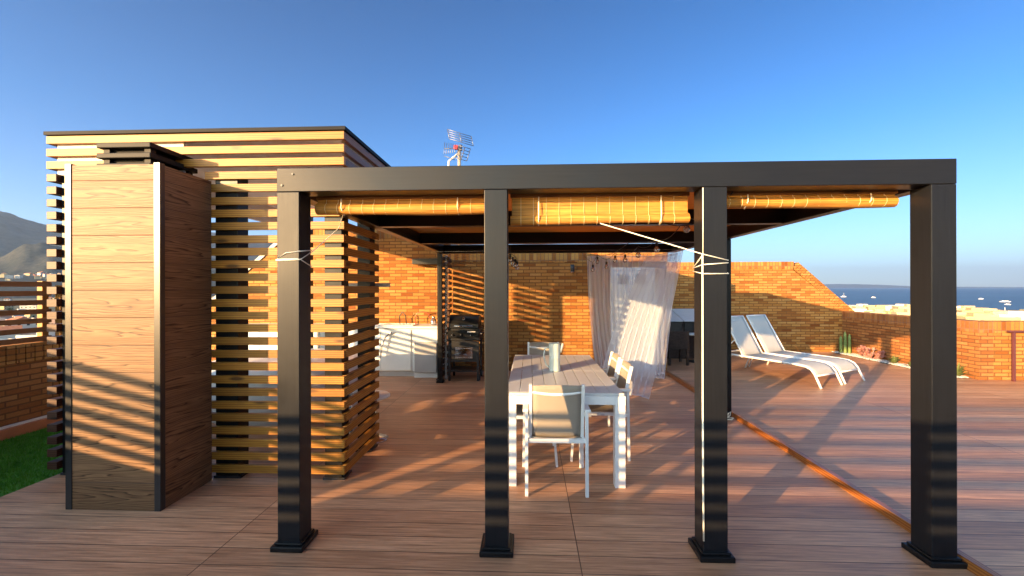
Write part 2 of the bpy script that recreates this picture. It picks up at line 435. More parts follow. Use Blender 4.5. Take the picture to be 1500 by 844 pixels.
# ================================================================ setting: ground, deck, lawn, sea, hills
GZ = -29.0
WALL_L, WALL_B = -5.85, -1.0
mb = MB(); mb.box((-4.2, -1.0, -.03), (12.5, 11.1, 0), 'world'); struct(mb.build('deck', 'deck_boards'))
mb = MB(); mb.box((-5.86, -1.0, -.03), (-4.204, 8.4, -.004), 'world'); struct(mb.build('lawn_base', 'turf'))
mb = MB()
for i in range(52000):
    x = random.uniform(-5.74, -4.215); y = random.uniform(1.6, 8.2)
    if y > 5.9 and random.random() < .6: continue
    h = random.uniform(.018, .034); a = random.random()*6.28; t = V((math.cos(a), math.sin(a), 0))*.004; l = V((random.uniform(-.012, .012), random.uniform(-.012, .012), 0))
    b = len(mb.v); p = V((x, y, -.004)); mb.v += [p-t, p+t, p+l+V((0, 0, h))]; mb.face([b, b+1, b+2], [(0, 0)]*3)
tag(mb.build('artificial_grass', 'turf'), 'short green artificial grass beside the deck at the left', 'grass', kind='stuff')

# sea: a wide sheet, the near shore ~650 m ahead on the right
mb = MB(); mb.v += [V((-90000, 560, GZ-.6)), V((120000, 300, GZ-.6)), V((120000, 120000, GZ-.6)), V((-90000, 120000, GZ-.6))]
mb.face([0, 1, 2, 3], [(0, 0)]*4); struct(mb.build('sea', 'sea_water'))
# town ground: fan-shaped coast plain, left part reaches the mountains
mb = MB()
coast = [(-9000, -3000), (2500, -3000), (1800, 200), (900, 520), (620, 600), (300, 760), (-200, 1500), (-1500, 4500), (-6000, 9000), (-14000, 9000)]
mb.prism(coast, GZ-2, GZ, 'world', 'Z'); struct(mb.build('ground', 'town_ground'))

def px_dir(px):          # horizontal bearing of a column of the photograph, used for distant terrain profiles
    a = math.atan((px-750)/F_PX) - YAW; return a
def ridge(name, mat, prof, d0, depth, base, rough, n=160, m=26, seed=0):
    """prof: list (bearing_rad, height) -> terrain whose crest stands at distance d0"""
    def H(a):
        for (a0, h0), (a1, h1) in zip(prof, prof[1:]):
            if a0 <= a <= a1: t = (a-a0)/(a1-a0); t = t*t*(3-2*t)*.5+t*.5; return h0+(h1-h0)*t
        return prof[0][1] if a < prof[0][0] else prof[-1][1]
    mb = MB(); P = []
    for j in range(m+1):
        row = []; t = j/m; s_ = math.sin(min(1, t/.62)*math.pi/2)**1.25 if t < .62 else math.cos((t-.62)/.38*math.pi/2)**.8
        for i in range(n+1):
            a = prof[0][0]+(prof[-1][0]-prof[0][0])*i/n; dd = d0-depth*.62+depth*t
            h = H(a)
            q = V((a*d0/ (depth*.35), t*2.2, seed))
            nz = noise.fractal(q*1.7, .9, 2.1, 6)
            rid = abs(noise.noise(q*2.3))
            z = base + max(0, h)*s_*(1+rough*nz*(1-.75*(abs(t-.62) < .02))) - max(0, h)*.22*rid*s_*(1-s_)
            z += max(0, h)*.02*noise.noise(q*9)*(s_)
            row.append((dd*math.sin(a), dd*math.cos(a), z))
        P.append(row)
    mb.grid(P, lambda a, c: (a*.1, c*.1)); return struct(mb.build(name, mat))
pd = px_dir
def hh(py, d): return (422-py)/F_PX*d*1.0 + EYE - GZ
def hp(px, py, d):       # true height for a point seen at (px,py) at ground distance d
    c = math.cos(math.atan((px-750)/F_PX)); return pd(px), (422-py)/F_PX*c*d + EYE - GZ
D1 = 7000.
ridge('mountain', 'mountain_rock', [hp(-700, 300, D1), hp(-250, 285, D1), hp(-40, 312, D1), hp(0, 316, D1), hp(40, 326, D1), hp(90, 331, D1), hp(200, 340, D1), hp(350, 349, D1), hp(450, 366, D1), hp(560, 396, D1), hp(680, 418, D1), hp(760, 421, D1)], D1, 3800, GZ-2, .16, 260, 40, 1.3)
D2 = 4000.
ridge('hill', 'hill_scrub', [hp(-700, 380, D2), hp(-100, 388, D2), hp(0, 381, D2), hp(40, 366, D2), hp(80, 360, D2), hp(220, 366, D2), hp(380, 384, D2), hp(480, 402, D2), hp(600, 420, D2)], D2, 1900, GZ-1, .25, 220, 30, 5.1)
D3 = 26000.
ridge('distant_coast', 'mountain_rock', [hp(1000, 421.5, D3), hp(1120, 418, D3), hp(1210, 416.5, D3), hp(1270, 417, D3), hp(1330, 419.5, D3), hp(1420, 421, D3), hp(1600, 422.5, D3)], D3, 4000, GZ-20, .1, 100, 10, 9.)

# the block this roof terrace stands on
th = thing('apartment_building', 'terrace-topped block carrying the timber deck', 'building', (3, 5, GZ))
MB().box((-6.1, -1.25, GZ), (12.6, 13.5, -.035), 'world').build('wall', 'pale_render', th)

# ================================================================ brick walls
def wall(name, label, poly, y0, y1, axis, mat, soldier=None, base=(0, 0, 0)):
    t = thing(name, label, 'wall', base)
    MB().prism(poly, y0, y1, 'world', axis).build('masonry', mat, t)
    return t
# kitchen / house wall, Y = 8.4
KY = 8.4
kw = thing('brick_wall', 'tall orange brick wall behind the kitchen counter and the grill with white door', 'wall', (0, KY, 0))
MB().prism([(-6.9, 0), (2.70, 0), (2.70, 2.17), (-1.62, 2.17), (-1.62, 2.66), (-4.98, 2.66), (-6.9, .98)], KY, KY+.25).build('masonry', 'brick_light', kw)
mb = MB()
mb.box((-1.62, KY-.012, 2.17), (2.712, KY+.262, 2.37), 'swap')
mb.box((-4.98, KY-.012, 2.66), (-1.63, KY+.262, 2.86), 'swap')
mb.build('coping', 'brick_soldier', kw)
mb = MB(); mb.bar((-4.93, KY+.12, 2.77), (-7.0, KY+.12, .97), .30, .07, (0, 0, 1), 'world'); mb.build('coping', 'pale_render', kw)
MB().box((2.45, KY+.252, 0), (2.70, 11.06, 2.10), 'world').build('masonry', 'brick_light', kw)
MB().box((2.44, KY+.266, 2.10), (2.712, 11.06, 2.30), 'swap').build('coping', 'brick_soldier', kw)
# door in it
dr = MB().box((1.66, KY-.03, .03), (2.40, KY-.002, 1.99)).build('door', 'door_white', kw, .004)
mb = MB(); mb.box((1.60, KY-.04, 0), (1.655, KY-.002, 2.05)); mb.box((2.405, KY-.04, 0), (2.46, KY-.002, 2.05)); mb.box((1.656, KY-.04, 1.995), (2.404, KY-.002, 2.05)); mb.box((2.02, KY-.034, .03), (2.035, KY-.0305, 1.99))
mb.build('door_frame', 'door_white', dr, .003)
for vx in (1.76, 2.10):
    mb = MB()
    for k in range(7): mb.box((vx, KY-.042, 1.74+k*.024), (vx+.17, KY-.031, 1.755+k*.024))
    mb.box((vx-.008, KY-.036, 1.73), (vx+.178, KY-.0312, 1.915)); mb.build('vent', 'vent_grey', dr)
MB().tube([(2.06, KY-.035, 1.02), (2.06, KY-.08, 1.02), (2.15, KY-.08, 1.02)], .009).build('door_handle', 'steel', dr)
# gabled end wall, Y = 11.07
EY = 11.07
ew = thing('brick_wall', 'long brick end wall with a sloping top behind the loungers', 'wall', (5, EY, 0))
MB().prism([(2.70, 0), (8.25, 0), (8.25, .90), (8.16, .90), (6.72, 2.12), (2.70, 2.12)], EY, EY+.25).build('masonry', 'brick_light', ew)
mb = MB(); mb.box((2.72, EY-.012, 2.12), (6.76, EY+.262, 2.31), 'swap'); mb.build('coping', 'brick_soldier', ew)
# sloping soldier course: bricks laid one by one
mb = MB(); a = V((6.80, EY-.012, 2.22)); b = V((8.20, EY-.012, .96)); L = (b-a); n = int(L.length/.075); dv = L.normalized()
for k in range(n):
    p = a+dv*(k*.075+.004); q = a+dv*(k*.075+.070); mb.bar(p+V((0, .137, 0)), q+V((0, .137, 0)), .274, .20, (0, 0, 1), 'world')
mb.build('coping', 'brick_light', ew)
# right parapet
rp = thing('parapet_wall', 'low reddish brick parapet along the planting strip facing the sea', 'wall', (8.1, 9.4, 0))
MB().box((7.96, 7.80, 0), (8.2, EY-.002, .84), 'world').build('masonry', 'brick_red', rp)
MB().box((7.945, 7.785, .84), (8.215, EY-.014, 1.04), 'swap').build('coping', 'brick_soldier_red', rp)
rq = thing('parapet_wall', 'sunlit orange parapet stub at the right edge with the maroon handrail', 'wall', (10, 7.8, 0))
MB().box((8.202, 7.80, 0), (12.5, 8.04, .84), 'world').build('masonry', 'brick_light', rq)
MB().box((8.217, 7.785, .84), (12.5, 8.055, 1.04), 'swap').build('coping', 'brick_soldier', rq)
# left parapet with kerb
lp = thing('parapet_wall', 'low brick parapet beside the artificial grass under the slat fence', 'wall', (WALL_L, 2, 0))
MB().box((WALL_L-.24, -1.24, -.03), (WALL_L, 5.0, .80), 'world').build('masonry', 'brick_red', lp)
mb = MB()
y = -1.24
while y < 4.97: mb.box((WALL_L-.255, y+.004, .805), (WALL_L+.014, min(y+.086, 4.99), 1.01), 'world'); y += .092
mb.build('coping', 'brick_light', lp, .003)
MB().box((WALL_L+.001, -1, -.003), (WALL_L+.10, 4.99, .105), 'world').build('skirting', 'terracotta', lp)
MB().box((WALL_L+.001, -1, .106), (WALL_L+.05, 4.99, .125), 'world').build('skirting', 'pale_render', lp)
bp = thing('parapet_wall', 'low brick parapet behind the viewer', 'wall', (2, WALL_B-.1, 0))
MB().box((WALL_L+.002, WALL_B-.24, 0), (12.5, WALL_B, .80), 'world').build('masonry', 'brick_red', bp)
MB().box((WALL_L+.02, WALL_B-.255, .80), (12.5, WALL_B+.014, 1.01), 'swap').build('coping', 'brick_soldier_red', bp)

# slat fences on the parapets
def slat_fence(label, p, q, n_out, loc):
    t = thing('slat_fence', label, 'fence', loc)
    p, q, n_out = V(p), V(q), V(n_out)
    mb = MB()
    for i in range(7):
        z = 1.02+.11*i; mb.bar(p+V((0, 0, z+.03)), q+V((0, 0, z+.03)), .03, .060)
    mb.build('slat_panel', 'fence_wood', t, .002)
    L = q-p; k = max(2, int(L.length/1.9)+1)
    for i in range(k):
        c = p+L*((i*(L.length-.08)/(k-1)+.04)/L.length)+n_out*.052
        MB().box((c.x-.035, c.y-.035, 1.012), (c.x+.035, c.y+.035, 1.75)).build('post', 'pine', t, .003)
    return t
slat_fence('horizontal slat fence on the parapet beside the artificial grass', (WALL_L-.08, -1.1, 0), (WALL_L-.08, 4.98, 0), (-1, 0, 0), (WALL_L, 2, 1.01))
slat_fence('horizontal slat fence on the parapet behind the viewer', (WALL_L+.1, WALL_B-.1, 0), (7.5, WALL_B-.1, 0), (0, -1, 0), (2, WALL_B-.1, 1.01))
t = thing('corner_post', 'square pine post at the far end of the grass-side parapet', 'post', (WALL_L, 5.05, 0))
MB().box((WALL_L-.06, 5.01, 0), (WALL_L+.01, 5.08, 1.70)).build('post_shaft', 'pine', t, .003)
mb = MB(); mb.box((WALL_L+.3, 4.75, -.003), (WALL_L+.62, 5.05, .05), 'world'); tag(mb.build('paving_slab', 'fridge_grey', None, .004), 'grey paving slab on the grass by the parapet end', 'slab')

# ================================================================ slatted hut with flat roof
HX0, HX1, HY, HY2 = -4.235, -1.575, 3.526, 7.7
hut = thing('slatted_hut', 'open pine-slat hut with a flat roof behind the clad cabinet', 'hut', (-2.9, 5.6, 0))
SH = .066
def sz(i): return .066+.11*i
mb = MB()
for i in range(24): j = random.uniform(-.0022, .0022); mb.box((-2.80, HY, sz(i)+j), (HX1-.001-random.random()*.004, HY+.035+j, sz(i)+SH+j))
mb.build('slat_screen', 'pine', hut, .002)
mb = MB()
for i in range(24): mb.box((HX1-.036, HY+.036, sz(i)), (HX1, HY+.83, sz(i)+SH))
mb.build('slat_screen', 'pine', hut, .002)
mb = MB()
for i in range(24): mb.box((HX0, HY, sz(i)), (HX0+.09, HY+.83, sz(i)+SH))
mb.build('slat_screen', 'dark_slat_wood', hut, .002)
mb = MB()
for i in range(24, 27):
    mb.box((HX0, HY-.002, sz(i)), (HX1, HY+.035, sz(i)+SH))
mb.build('slat_band', 'pine', hut, .002)
mb = MB()
for i in range(24, 27):
    mb.box((HX1-.035, HY+.037, sz(i)), (HX1, HY2, sz(i)+SH))
mb.build('slat_band', 'fence_wood', hut, .002)
mb = MB()
for i in range(24, 27): mb.box((HX0, HY+.037, sz(i)), (HX0+.035, HY2, sz(i)+SH))
mb.build('slat_band', 'fence_wood', hut, .002)
mb = MB(); mb.box((HX0-.01, HY-.015, 3.0), (HX1+.015, HY2+.02, 3.03)); mb.build('roof_edge', 'roof_sheet', hut)
mb = MB(); mb.box((HX0+.04, HY+.04, 2.975), (HX1-.04, HY2-.01, 2.998)); mb.build('roof_lining', 'roof_lining', hut)
mb = MB(); mb.box((HX0+.06, HY+.037, 2.66), (-3.02, HY+.06, 2.974)); mb.box((HX0+.045, HY+.10, 2.70), (HX0+.065, HY2-.02, 2.974)); mb.box((HX1-.065, HY+.10, 2.70), (HX1-.045, HY2-.02, 2.974))
mb.build('fascia', 'white_wall', hut)
post_pos = [(HX0+.095, HY+.04, .14), (-2.735, HY+.037, .20), (HX1-.19, HY+.037, .15), (HX1-.17, HY+.68, .13), (HX0+.1, HY2-.2, .14), (-1.655, HY2-.2, .05)]
for x, y, w_ in post_pos:
    pp = MB().box((x, y, .02), (x+w_, y+.14, 2.66 if y < 7 else 2.97)).build('post', 'black_satin', hut, .003)
    MB().box((x-.02, y-.0 if y < 4 else y-.02, 0), (x+w_+.02, y+.16, .02)).build('foot_plate', 'dark_metal', pp)
mb = MB(); mb.box((HX1-.5, HY+.86, 1.665), (HX1+.10, HY+.89, 1.705)); mb.build('crossbar', 'fridge_grey', hut)

# ================================================================ clad cabinet with cowl
BX0, BX1, BY, BZ = -3.473, -2.735, 3.011, 2.577
cab = thing('clad_cabinet', 'tall wood-clad cabinet with black corner trims and a louvred cowl', 'cabinet', ((BX0+BX1)/2, BY+.25, 0))
mb = MB(); mb.box((BX0+.03, BY+.006, 0), (BX1-.03, BY+.03, BZ-.0), 'world'); mb.build('cladding', 'cladding', cab)
mb = MB(); mb.box((BX1-.03, BY+.03, 0), (BX1-.006, HY-.002, BZ), 'world'); mb.box((BX0+.006, BY+.03, 0), (BX0+.03, HY-.02, BZ), 'world'); mb.build('cladding', 'cladding', cab)
mb = MB(); mb.box((BX0+.03, BY+.03, BZ-.03), (BX1-.03, HY-.02, BZ-.005)); mb.build('top_board', 'cowl_paint', cab)
for x in (BX0, BX1-.048): MB().box((x, BY, -0.0), (x+.048, BY+.045, BZ+.012)).build('corner_trim', 'dark_metal', cab, .002)
MB().box((BX0+.01, HY-.02, 0), (BX0+.06, HY, BZ)).build('corner_trim', 'dark_metal', cab, .002)
cw = MB().box((-3.36, 3.26, BZ-.006), (-3.06, 3.62, 2.80)).build('cowl', 'roof_sheet', cab)
for k in range(3):
    z = 2.605+.082*k
    mb = MB(); mb.box((-3.43, 3.20, z), (-2.985, 3.68, z+.042))
    mb.build('louvre', 'cowl_paint', cw, .006)
    for (x, y) in ((-3.40, 3.23), (-3.06, 3.23), (-3.40, 3.6), (-3.06, 3.6)):
        if k < 2: MB().box((x, y, z+.043), (x+.05, y+.05, z+.081)).build('spacer', 'cowl_paint', cw)

# ================================================================ pergola
PX0, PX1, PY, PW = -1.595, 2.529, 2.60, .144
PT, PB = 2.412, 2.262
per = thing('pergola', 'dark grey painted timber pergola over the dining table', 'pergola', (.5, 5, 0))
def post(x, y, base=True, w_=PW, mat='black_paint'):
    p = MB().box((x, y, 0.035 if base else 0), (x+w_, y+w_, PB-.001)).build('post', mat, per, .004)
    if base:
        mb = MB(); mb.box((x-.032, y-.032, 0), (x+w_+.032, y+w_+.032, .034)); mb.build('base_plate', 'black_satin', p, .006)
        mb = MB(); mb.box((x-.015, y-.015, .0345), (x+w_+.015, y+w_+.015, .050)); mb.build('base_trim', 'black_satin', p, .006)
for x in (PX0, -.279, 1.053, PX1-PW): post(x, PY)
post(PX1-.09, 5.39, False, .09, 'black_satin'); post(PX0, 7.30, True, .065, 'black_satin')
MB().box((PX0, PY-.002, PB), (PX1, PY+PW, PT)).build('front_beam', 'black_paint', per, .004)
for x in (PX0, PX1-.10): MB().box((x, PY+PW+.001, PB), (x+.10, 7.30, PT-.004)).build('side_beam', 'black_satin', per, .004)
MB().box((PX0, 7.302, PB), (PX1, 7.42, PT-.004)).build('back_beam', 'black_satin', per, .004)
for y in (4.12, 5.72): MB().box((PX0+.102, y, PB+.002), (PX1-.102, y+.10, PT-.006)).build('rafter', 'black_satin', per, .004)
for x in (PX0,):
    for dx, dz in ((.035, .04), (.105, .11)): MB().tube([(x+dx, PY-.0025, PB+dz), (x+dx, PY-.008, PB+dz)], .007, 8).build('bolt', 'dark_metal', per)
# reed mats lying on the rafters, sagging a little between them
P = []
ys = [PY+PW+.01+(7.30-PY-PW-.02)*j/40 for j in range(41)]
for k in (0, 1):
    pass
def reed_mat():
    mb = MB(); top = []; 
    for i in range(31):
        x = PX0+.02+(PX1-PX0-.04)*i/30; row = []
        for y in ys:
            ph = (y-2.7)/1.57*math.pi; sag = .035*abs(math.sin(ph))*(.7+.3*math.sin(x*5+y))
            row.append((x, y, PT+.012-sag))
        top.append(row)
    mb.grid(top, lambda a, c: (top[a][c][0], top[a][c][1])); o = mb.build('reed_mat', 'reed_mat', per)
    m = o.modifiers.new('solid', 'SOLIDIFY'); m.thickness = .008
reed_mat()

# bamboo blinds hung inside the front beam
def blind(label, x0, x1, z_bot_roll, r, flap_top):
    t = thing('bamboo_blind', label, 'blind', ((x0+x1)/2, PY+.22, z_bot_roll), 'bamboo blinds under the pergola front beam')
    yc = PY+.22; zc = z_bot_roll+r
    mb = MB(); P = []; n = 18; m = 40
    for i in range(m+1):
        x = x0+(x1-x0)*i/m; row = []
        for k in range(n+1):
            th = 2*math.pi*k/n; rr = r*(1+.05*math.sin(x*7)+.04*math.sin(th*3+x*3)); row.append((x, yc+.004*math.sin(x*9)+rr*math.cos(th), zc+rr*.85*math.sin(th)+.006*math.sin(x*2.3)))
        P.append(row)
    mb.grid(P, lambda a, c: (x0+(x1-x0)*a/m, c*2*math.pi*r/n)); 
    for e in (0, m):  # spiral ends closed
        b = len(mb.v); mb.v += [V(p) for p in P[e][:n]]; mb.face([b+k for k in range(n)] if e else [b+k for k in range(n)][::-1], [(0, 0)]*n)
    mb.build('roll', 'bamboo', t)
    mb = MB(); mb.box((x0+.01, yc-.02, zc+r*.2), (x1-.01, yc-.014, flap_top), 'world'); mb.build('flap', 'bamboo', t)
    MB().box((x0, yc-.03, flap_top), (x1, yc+.0, flap_top+.03)).build('head_rail', 'fence_wood', t, .003)
    k = 0; x = x0+.07
    mb = MB()
    while x < x1-.03:
        pts = [(x, yc-.022, flap_top), (x, yc-.024, zc+r*.7)]
        for q in range(0, 6): th = math.pi/2+q*math.pi/5.2; pts.append((x, yc+(r*1.07+.002)*math.cos(th), zc+(r*1.07+.002)*.88*math.sin(th)))
        mb.tube(pts, .0013, 4); x += .082+random.uniform(-.004, .004)
    mb.build('stitching', 'stitch', t)
    for fx in (.16, .84):
        x = x0+(x1-x0)*fx
        MB().tube([(x, yc-r*1.1, flap_top), (x, yc-r*1.12-.004, zc), (x, yc-.0, zc-r*1.0)], .004, 6).build('cord', 'cord', t)
blind('thin tightly rolled bamboo blind left of the middle post', PX0+PW+.01, -.29, 2.145, .045, 2.25)
blind('bamboo blind let down lowest over the dining table', -.279+PW+.01, 1.045, 2.066, .038, 2.25)
blind('rolled bamboo blind at the right end by the sea view', 1.053+PW+.03, PX1-PW-.03, 2.165, .042, 2.25)

# ================================================================ batten on the deck
t = thing('deck_batten', 'varnished timber batten running along the deck to the right', 'batten', (2.6, 5, 0))
pts = [(2.50, 1.7), (2.50, 2.9), (2.515, 3.9), (2.53, 5.35), (2.54, 8.3)]
mb = MB()
for (x0, y0), (x1, y1) in zip(pts, pts[1:]):
    x0, x1 = (x0+.05, x1+.05)
    mb.hexa([V((x0, y0+.001, 0)), V((x0+.065, y0+.001, 0)), V((x1+.065, y1-.001, 0)), V((x1, y1-.001, 0)), V((x0+.010, y0+.001, .055)), V((x0+.055, y0+.001, .055)), V((x1+.055, y1-.001, .055)), V((x1+.010, y1-.001, .055))])
mb.build('batten_strip', 'varnished_batten', t)

# ================================================================ dining table
tb = thing('dining_table', 'long white-framed outdoor dining table with a slatted grey top', 'table', (.295, 4.5, 0))
TX0, TX1, TY0, TY1, TZ = -.20, .79, 3.50, 5.50, .78
mb = MB(); k = 0; x = TX0+.012; nsl = 9; ww = (TX1-TX0-.024)/nsl
for half in ((TY0+.05, 4.445), (4.452, TY1-.05)):
    for k in range(nsl): mb.box((TX0+.012+k*ww+.003, half[0], TZ-.022), (TX0+.012+(k+1)*ww-.003, half[1], TZ))
mb.box((TX0+.012, TY0+.006, TZ-.022), (TX1-.012, TY0+.046, TZ)); mb.box((TX0+.012, TY1-.046, TZ-.022), (TX1-.012, TY1-.006, TZ))
mb.build('tabletop', 'tabletop', tb, .002)
mb = MB(); mb.box((TX0, TY0, TZ-.095), (TX1, TY0+.03, TZ-.024)); mb.box((TX0, TY1-.03, TZ-.095), (TX1, TY1, TZ-.024)); mb.box((TX0, TY0+.031, TZ-.095), (TX0+.03, TY1-.031, TZ-.024)); mb.box((TX1-.03, TY0+.031, TZ-.095), (TX1, TY1-.031, TZ-.024))
mb.build('apron', 'white_frame', tb, .003)
for x in (TX0+.002, TX1-.088):
    for y in (TY0+.002, TY1-.082): MB().box((x, y, 0), (x+.086, y+.08, TZ-.0245)).build('leg', 'white_frame', tb, .003)
for y in (4.1, 4.9): MB().bar((TX0+.03, y, TZ-.06), (TX1-.03, y, TZ-.06), .03, .04).build('cross_rail', 'white_frame', tb)

# pitcher
pc = thing('pitcher', 'pale enamel pitcher standing on the dining table', 'pitcher', (.262, 4.43, TZ))
mb = MB(); mb.lathe([(.058, .002), (.060, .01), (.056, .14), (.058, .145), (.056, .15), (.060, .285), (.062, .292), (.057, .292), (.052, .15), (.05, .02), (.001, .015)], (.262, 4.43, TZ), 32); mb.build('body', 'enamel', pc)
mb = MB(); mb.tube([(.262-.056, 4.43-.01, TZ+.25), (.262-.10, 4.42, TZ+.24), (.262-.115, 4.42, TZ+.16), (.262-.09, 4.42, TZ+.07), (.262-.055, 4.43-.01, TZ+.04)], .008, 8); mb.build('handle', 'enamel', pc)
mb = MB(); mb.tube([(.262+.055, 4.43, TZ+.20), (.262+.075, 4.43, TZ+.26), (.262+.085, 4.43, TZ+.29)], [.02, .016, .012], 10); mb.build('spout', 'enamel', pc)

# ================================================================ chairs
def make_chair():
    t = thing('dining_chair', '', 'chair')
    for s in (-1, 1):
        MB().bar((s*.238, 0, 0), (s*.238, .01, .68), .026, .026, (0, 1, 0)).build('leg', 'white_frame', t, .003)
        MB().bar((s*.262, .55, 0), (s*.250, .50, .665), .040, .022, (0, 1, 0)).build('leg', 'white_frame', t, .003)
        MB().box((s*.246-.022, -.012, .666), (s*.246+.022, .535, .690)).build('armrest', 'white_frame', t, .004)
        MB().bar((s*.208, .075, .42), (s*.205, -.035, .895), .026, .030, (0, 1, 0)).build('back_upright', 'white_frame', t, .003)
        MB().bar((s*.215, .02, .435), (s*.215, .50, .445), .026, .030).build('seat_rail', 'white_frame', t, .003)
    MB().bar((-.25, .02, .435), (.25, .02, .435), .03, .032).build('cross_rail', 'white_frame', t, .003); MB().bar((-.25, .50, .44), (.25, .50, .44), .03, .03).build('cross_rail', 'white_frame', t, .003)
    pts = [(-.205+.41*i/10, -.018+.025*(1-(2*i/10-1)**2)*-1, .835-.018*(1-(2*i/10-1)**2)) for i in range(11)]
    MB().tube(pts, .013, 8).build('top_rail', 'white_frame', t)
    P = [[(-.195+.39*i/8, .065-.105*(j/12)-.018*(1-(2*i/8-1)**2), .46+.425*j/12+(.01*(1-(2*i/8-1)**2) if j == 12 else 0)) for j in range(13)] for i in range(9)]
    mb = MB(); mb.grid(P, lambda a, c: (P[a][c][0], P[a][c][2])); o = mb.build('backrest', 'sling_taupe', t); m = o.modifiers.new('s', 'SOLIDIFY'); m.thickness = .004; m.offset = 0
    P2 = [[(-.205+.41*i/8, .04+.45*j/12, .452-.014*(1-(2*i/8-1)**2)) for j in range(13)] for i in range(9)]
    mb = MB(); mb.grid(P2, lambda a, c: (P2[a][c][0], P2[a][c][1])); o = mb.build('seat', 'sling_taupe', t); m = o.modifiers.new('s', 'SOLIDIFY'); m.thickness = .004; m.offset = 0
    return t
ch = make_chair(); CG = 'white framed chairs round the dining table'
spots = [(.213, 3.345, 0, 'nearest dining chair, its taupe sling back turned to the viewer at the table head'),
         (.945, 4.30, 90, 'dining chair on the curtain side of the table, the nearer of the two'),
         (.945, 4.83, 90, 'dining chair on the curtain side of the table, the farther of the two'),
         (.19, 5.86, 180, 'dining chair at the far head of the table behind the pitcher'),
         (-.30, 4.17, -90, 'dining chair on the kitchen side of the table half hidden by the middle post')]
for i, (x, y, a, lb) in enumerate(spots):
    o = ch if i == 0 else copy_tree(ch)
    o.location = (x, y, 0); o.rotation_euler = (0, 0, R(a)); o['label'] = lb; o['group'] = CG; o['category'] = 'chair'

# ================================================================ kitchen
kc = thing('kitchen_counter', 'white outdoor kitchen counter with sink along the brick wall', 'counter', (-3.8, 8, 0))
CX0, CX1, CY = -5.7, -1.70, 7.78
MB().box((CX0, CY+.02, .10), (CX1, KY-.002, .885)).build('cabinet', 'white_gloss', kc, .003)
MB().box((CX0, CY+.05, .0), (CX1, KY-.01, .099)).build('plinth', 'fridge_grey', kc)
MB().box((CX0-.01, CY-.01, .90), (CX1+.02, KY-.002, .94)).build('worktop', 'white_gloss', kc, .006)
MB().box((CX0, CY+.03, .885), (CX1, KY-.01, .90)).build('shadow_gap', 'fridge_grey', kc)
x = CX0
while x < CX1-.6: MB().box((x+.004, CY, .115), (x+.575, CY+.018, .875)).build('cabinet_door', 'white_gloss', kc, .002); x += .582
mb = MB(); mb.box((-3.1, CY+.10, .941), (-2.2, CY+.14, .952)); mb.box((-3.1, CY+.48, .941), (-2.2, CY+.52, .952)); mb.box((-3.1, CY+.141, .941), (-3.06, CY+.479, .952)); mb.box((-2.24, CY+.141, .941), (-2.2, CY+.479, .952))
mb.build('sink', 'white_gloss', kc, .003)
pts = [(-2.24, 8.2, .95)]+[(-2.24+.14-.14*math.cos(a), 8.2, 1.09+.10*math.sin(a)) for a in [math.pi*i/10 for i in range(11)]]+[(-1.96, 8.2, 1.05)]
MB().tube(pts, .010, 8).build('tap', 'copper', kc)
pts = [(-2.55, 8.2, .95), (-2.56, 8.2, 1.1), (-2.50, 8.2, 1.19), (-2.44, 8.2, 1.12), (-2.42, 8.2, .95)]
MB().tube(pts, .009, 8).build('tap', 'dark_metal', kc)
t = thing('glass_jar', 'small glass jar at the right end of the white worktop', 'jar', (-1.86, 8.1, .94))
MB().lathe([(.05, 0), (.06, .03), (.055, .10), (.03, .12), (.03, .14)], (-1.86, 8.1, .94), 16).build('jar_body', 'bulb_glass', t); MB().lathe([(.034, .14), (.034, .165), (.001, .168)], (-1.86, 8.1, .94), 16).build('lid', 'steel', t)
t = thing('fridge', 'small grey under-counter fridge standing before the white cabinet', 'fridge', (-1.9, 7.7, 0))
MB().box((-2.13, CY-.08, .09), (-1.70, CY-.003, .65)).build('fridge_body', 'fridge_grey', t, .006)
MB().box((-2.12, CY-.105, .10), (-1.71, CY-.082, .64)).build('fridge_door', 'fridge_grey', t, .005)
MB().box((-2.13, CY-.07, 0), (-1.70, CY-.01, .088)).build('plinth', 'white_wall', t)
t = thing('sprayer', 'grey curved sprayer hose hanging by the left of the counter', 'hose', (-2.72, 7.5, .5))
MB().tube([(-2.62, 7.74, .80), (-2.68, 7.70, .74), (-2.73, 7.69, .58), (-2.76, 7.70, .35)], [.02, .018, .012, .010], 8).build('sprayer_hose', 'fridge_grey', t)
MB().tube([(-2.55, 7.74, .84), (-2.62, 7.74, .80)], [.012, .022], 8).build('sprayer_head', 'steel', t)
t = thing('wall_heater', 'long black box lamp fixed high on the brick over the counter end', 'lamp', (-2.05, KY-.1, 2.2))
MB().box((-2.29, KY-.26, 2.12), (-1.78, KY-.03, 2.235)).build('housing', 'dark_metal', t, .006); MB().box((-2.1, KY-.029, 2.14), (-1.95, KY-.001, 2.2)).build('bracket', 'dark_metal', t)
t = thing('wall_lamp', 'small black cylinder downlight on the brick wall by the curtain', 'lamp', (.84, KY-.06, 2.03))
mb = MB(); mb.lathe([(.035, 0), (.04, .004), (.04, .14), (.001, .142)], (.845, KY-.075, 1.97), 20); mb.build('lamp_housing', 'dark_metal', t)
MB().lathe([(.001, 0), (.034, 0), (.034, .003)], (.845, KY-.075, 1.963), 20).build('lamp_lens', 'white_frame', t); MB().box((.825, KY-.036, 2.0), (.865, KY-.001, 2.08)).build('bracket', 'dark_metal', t)
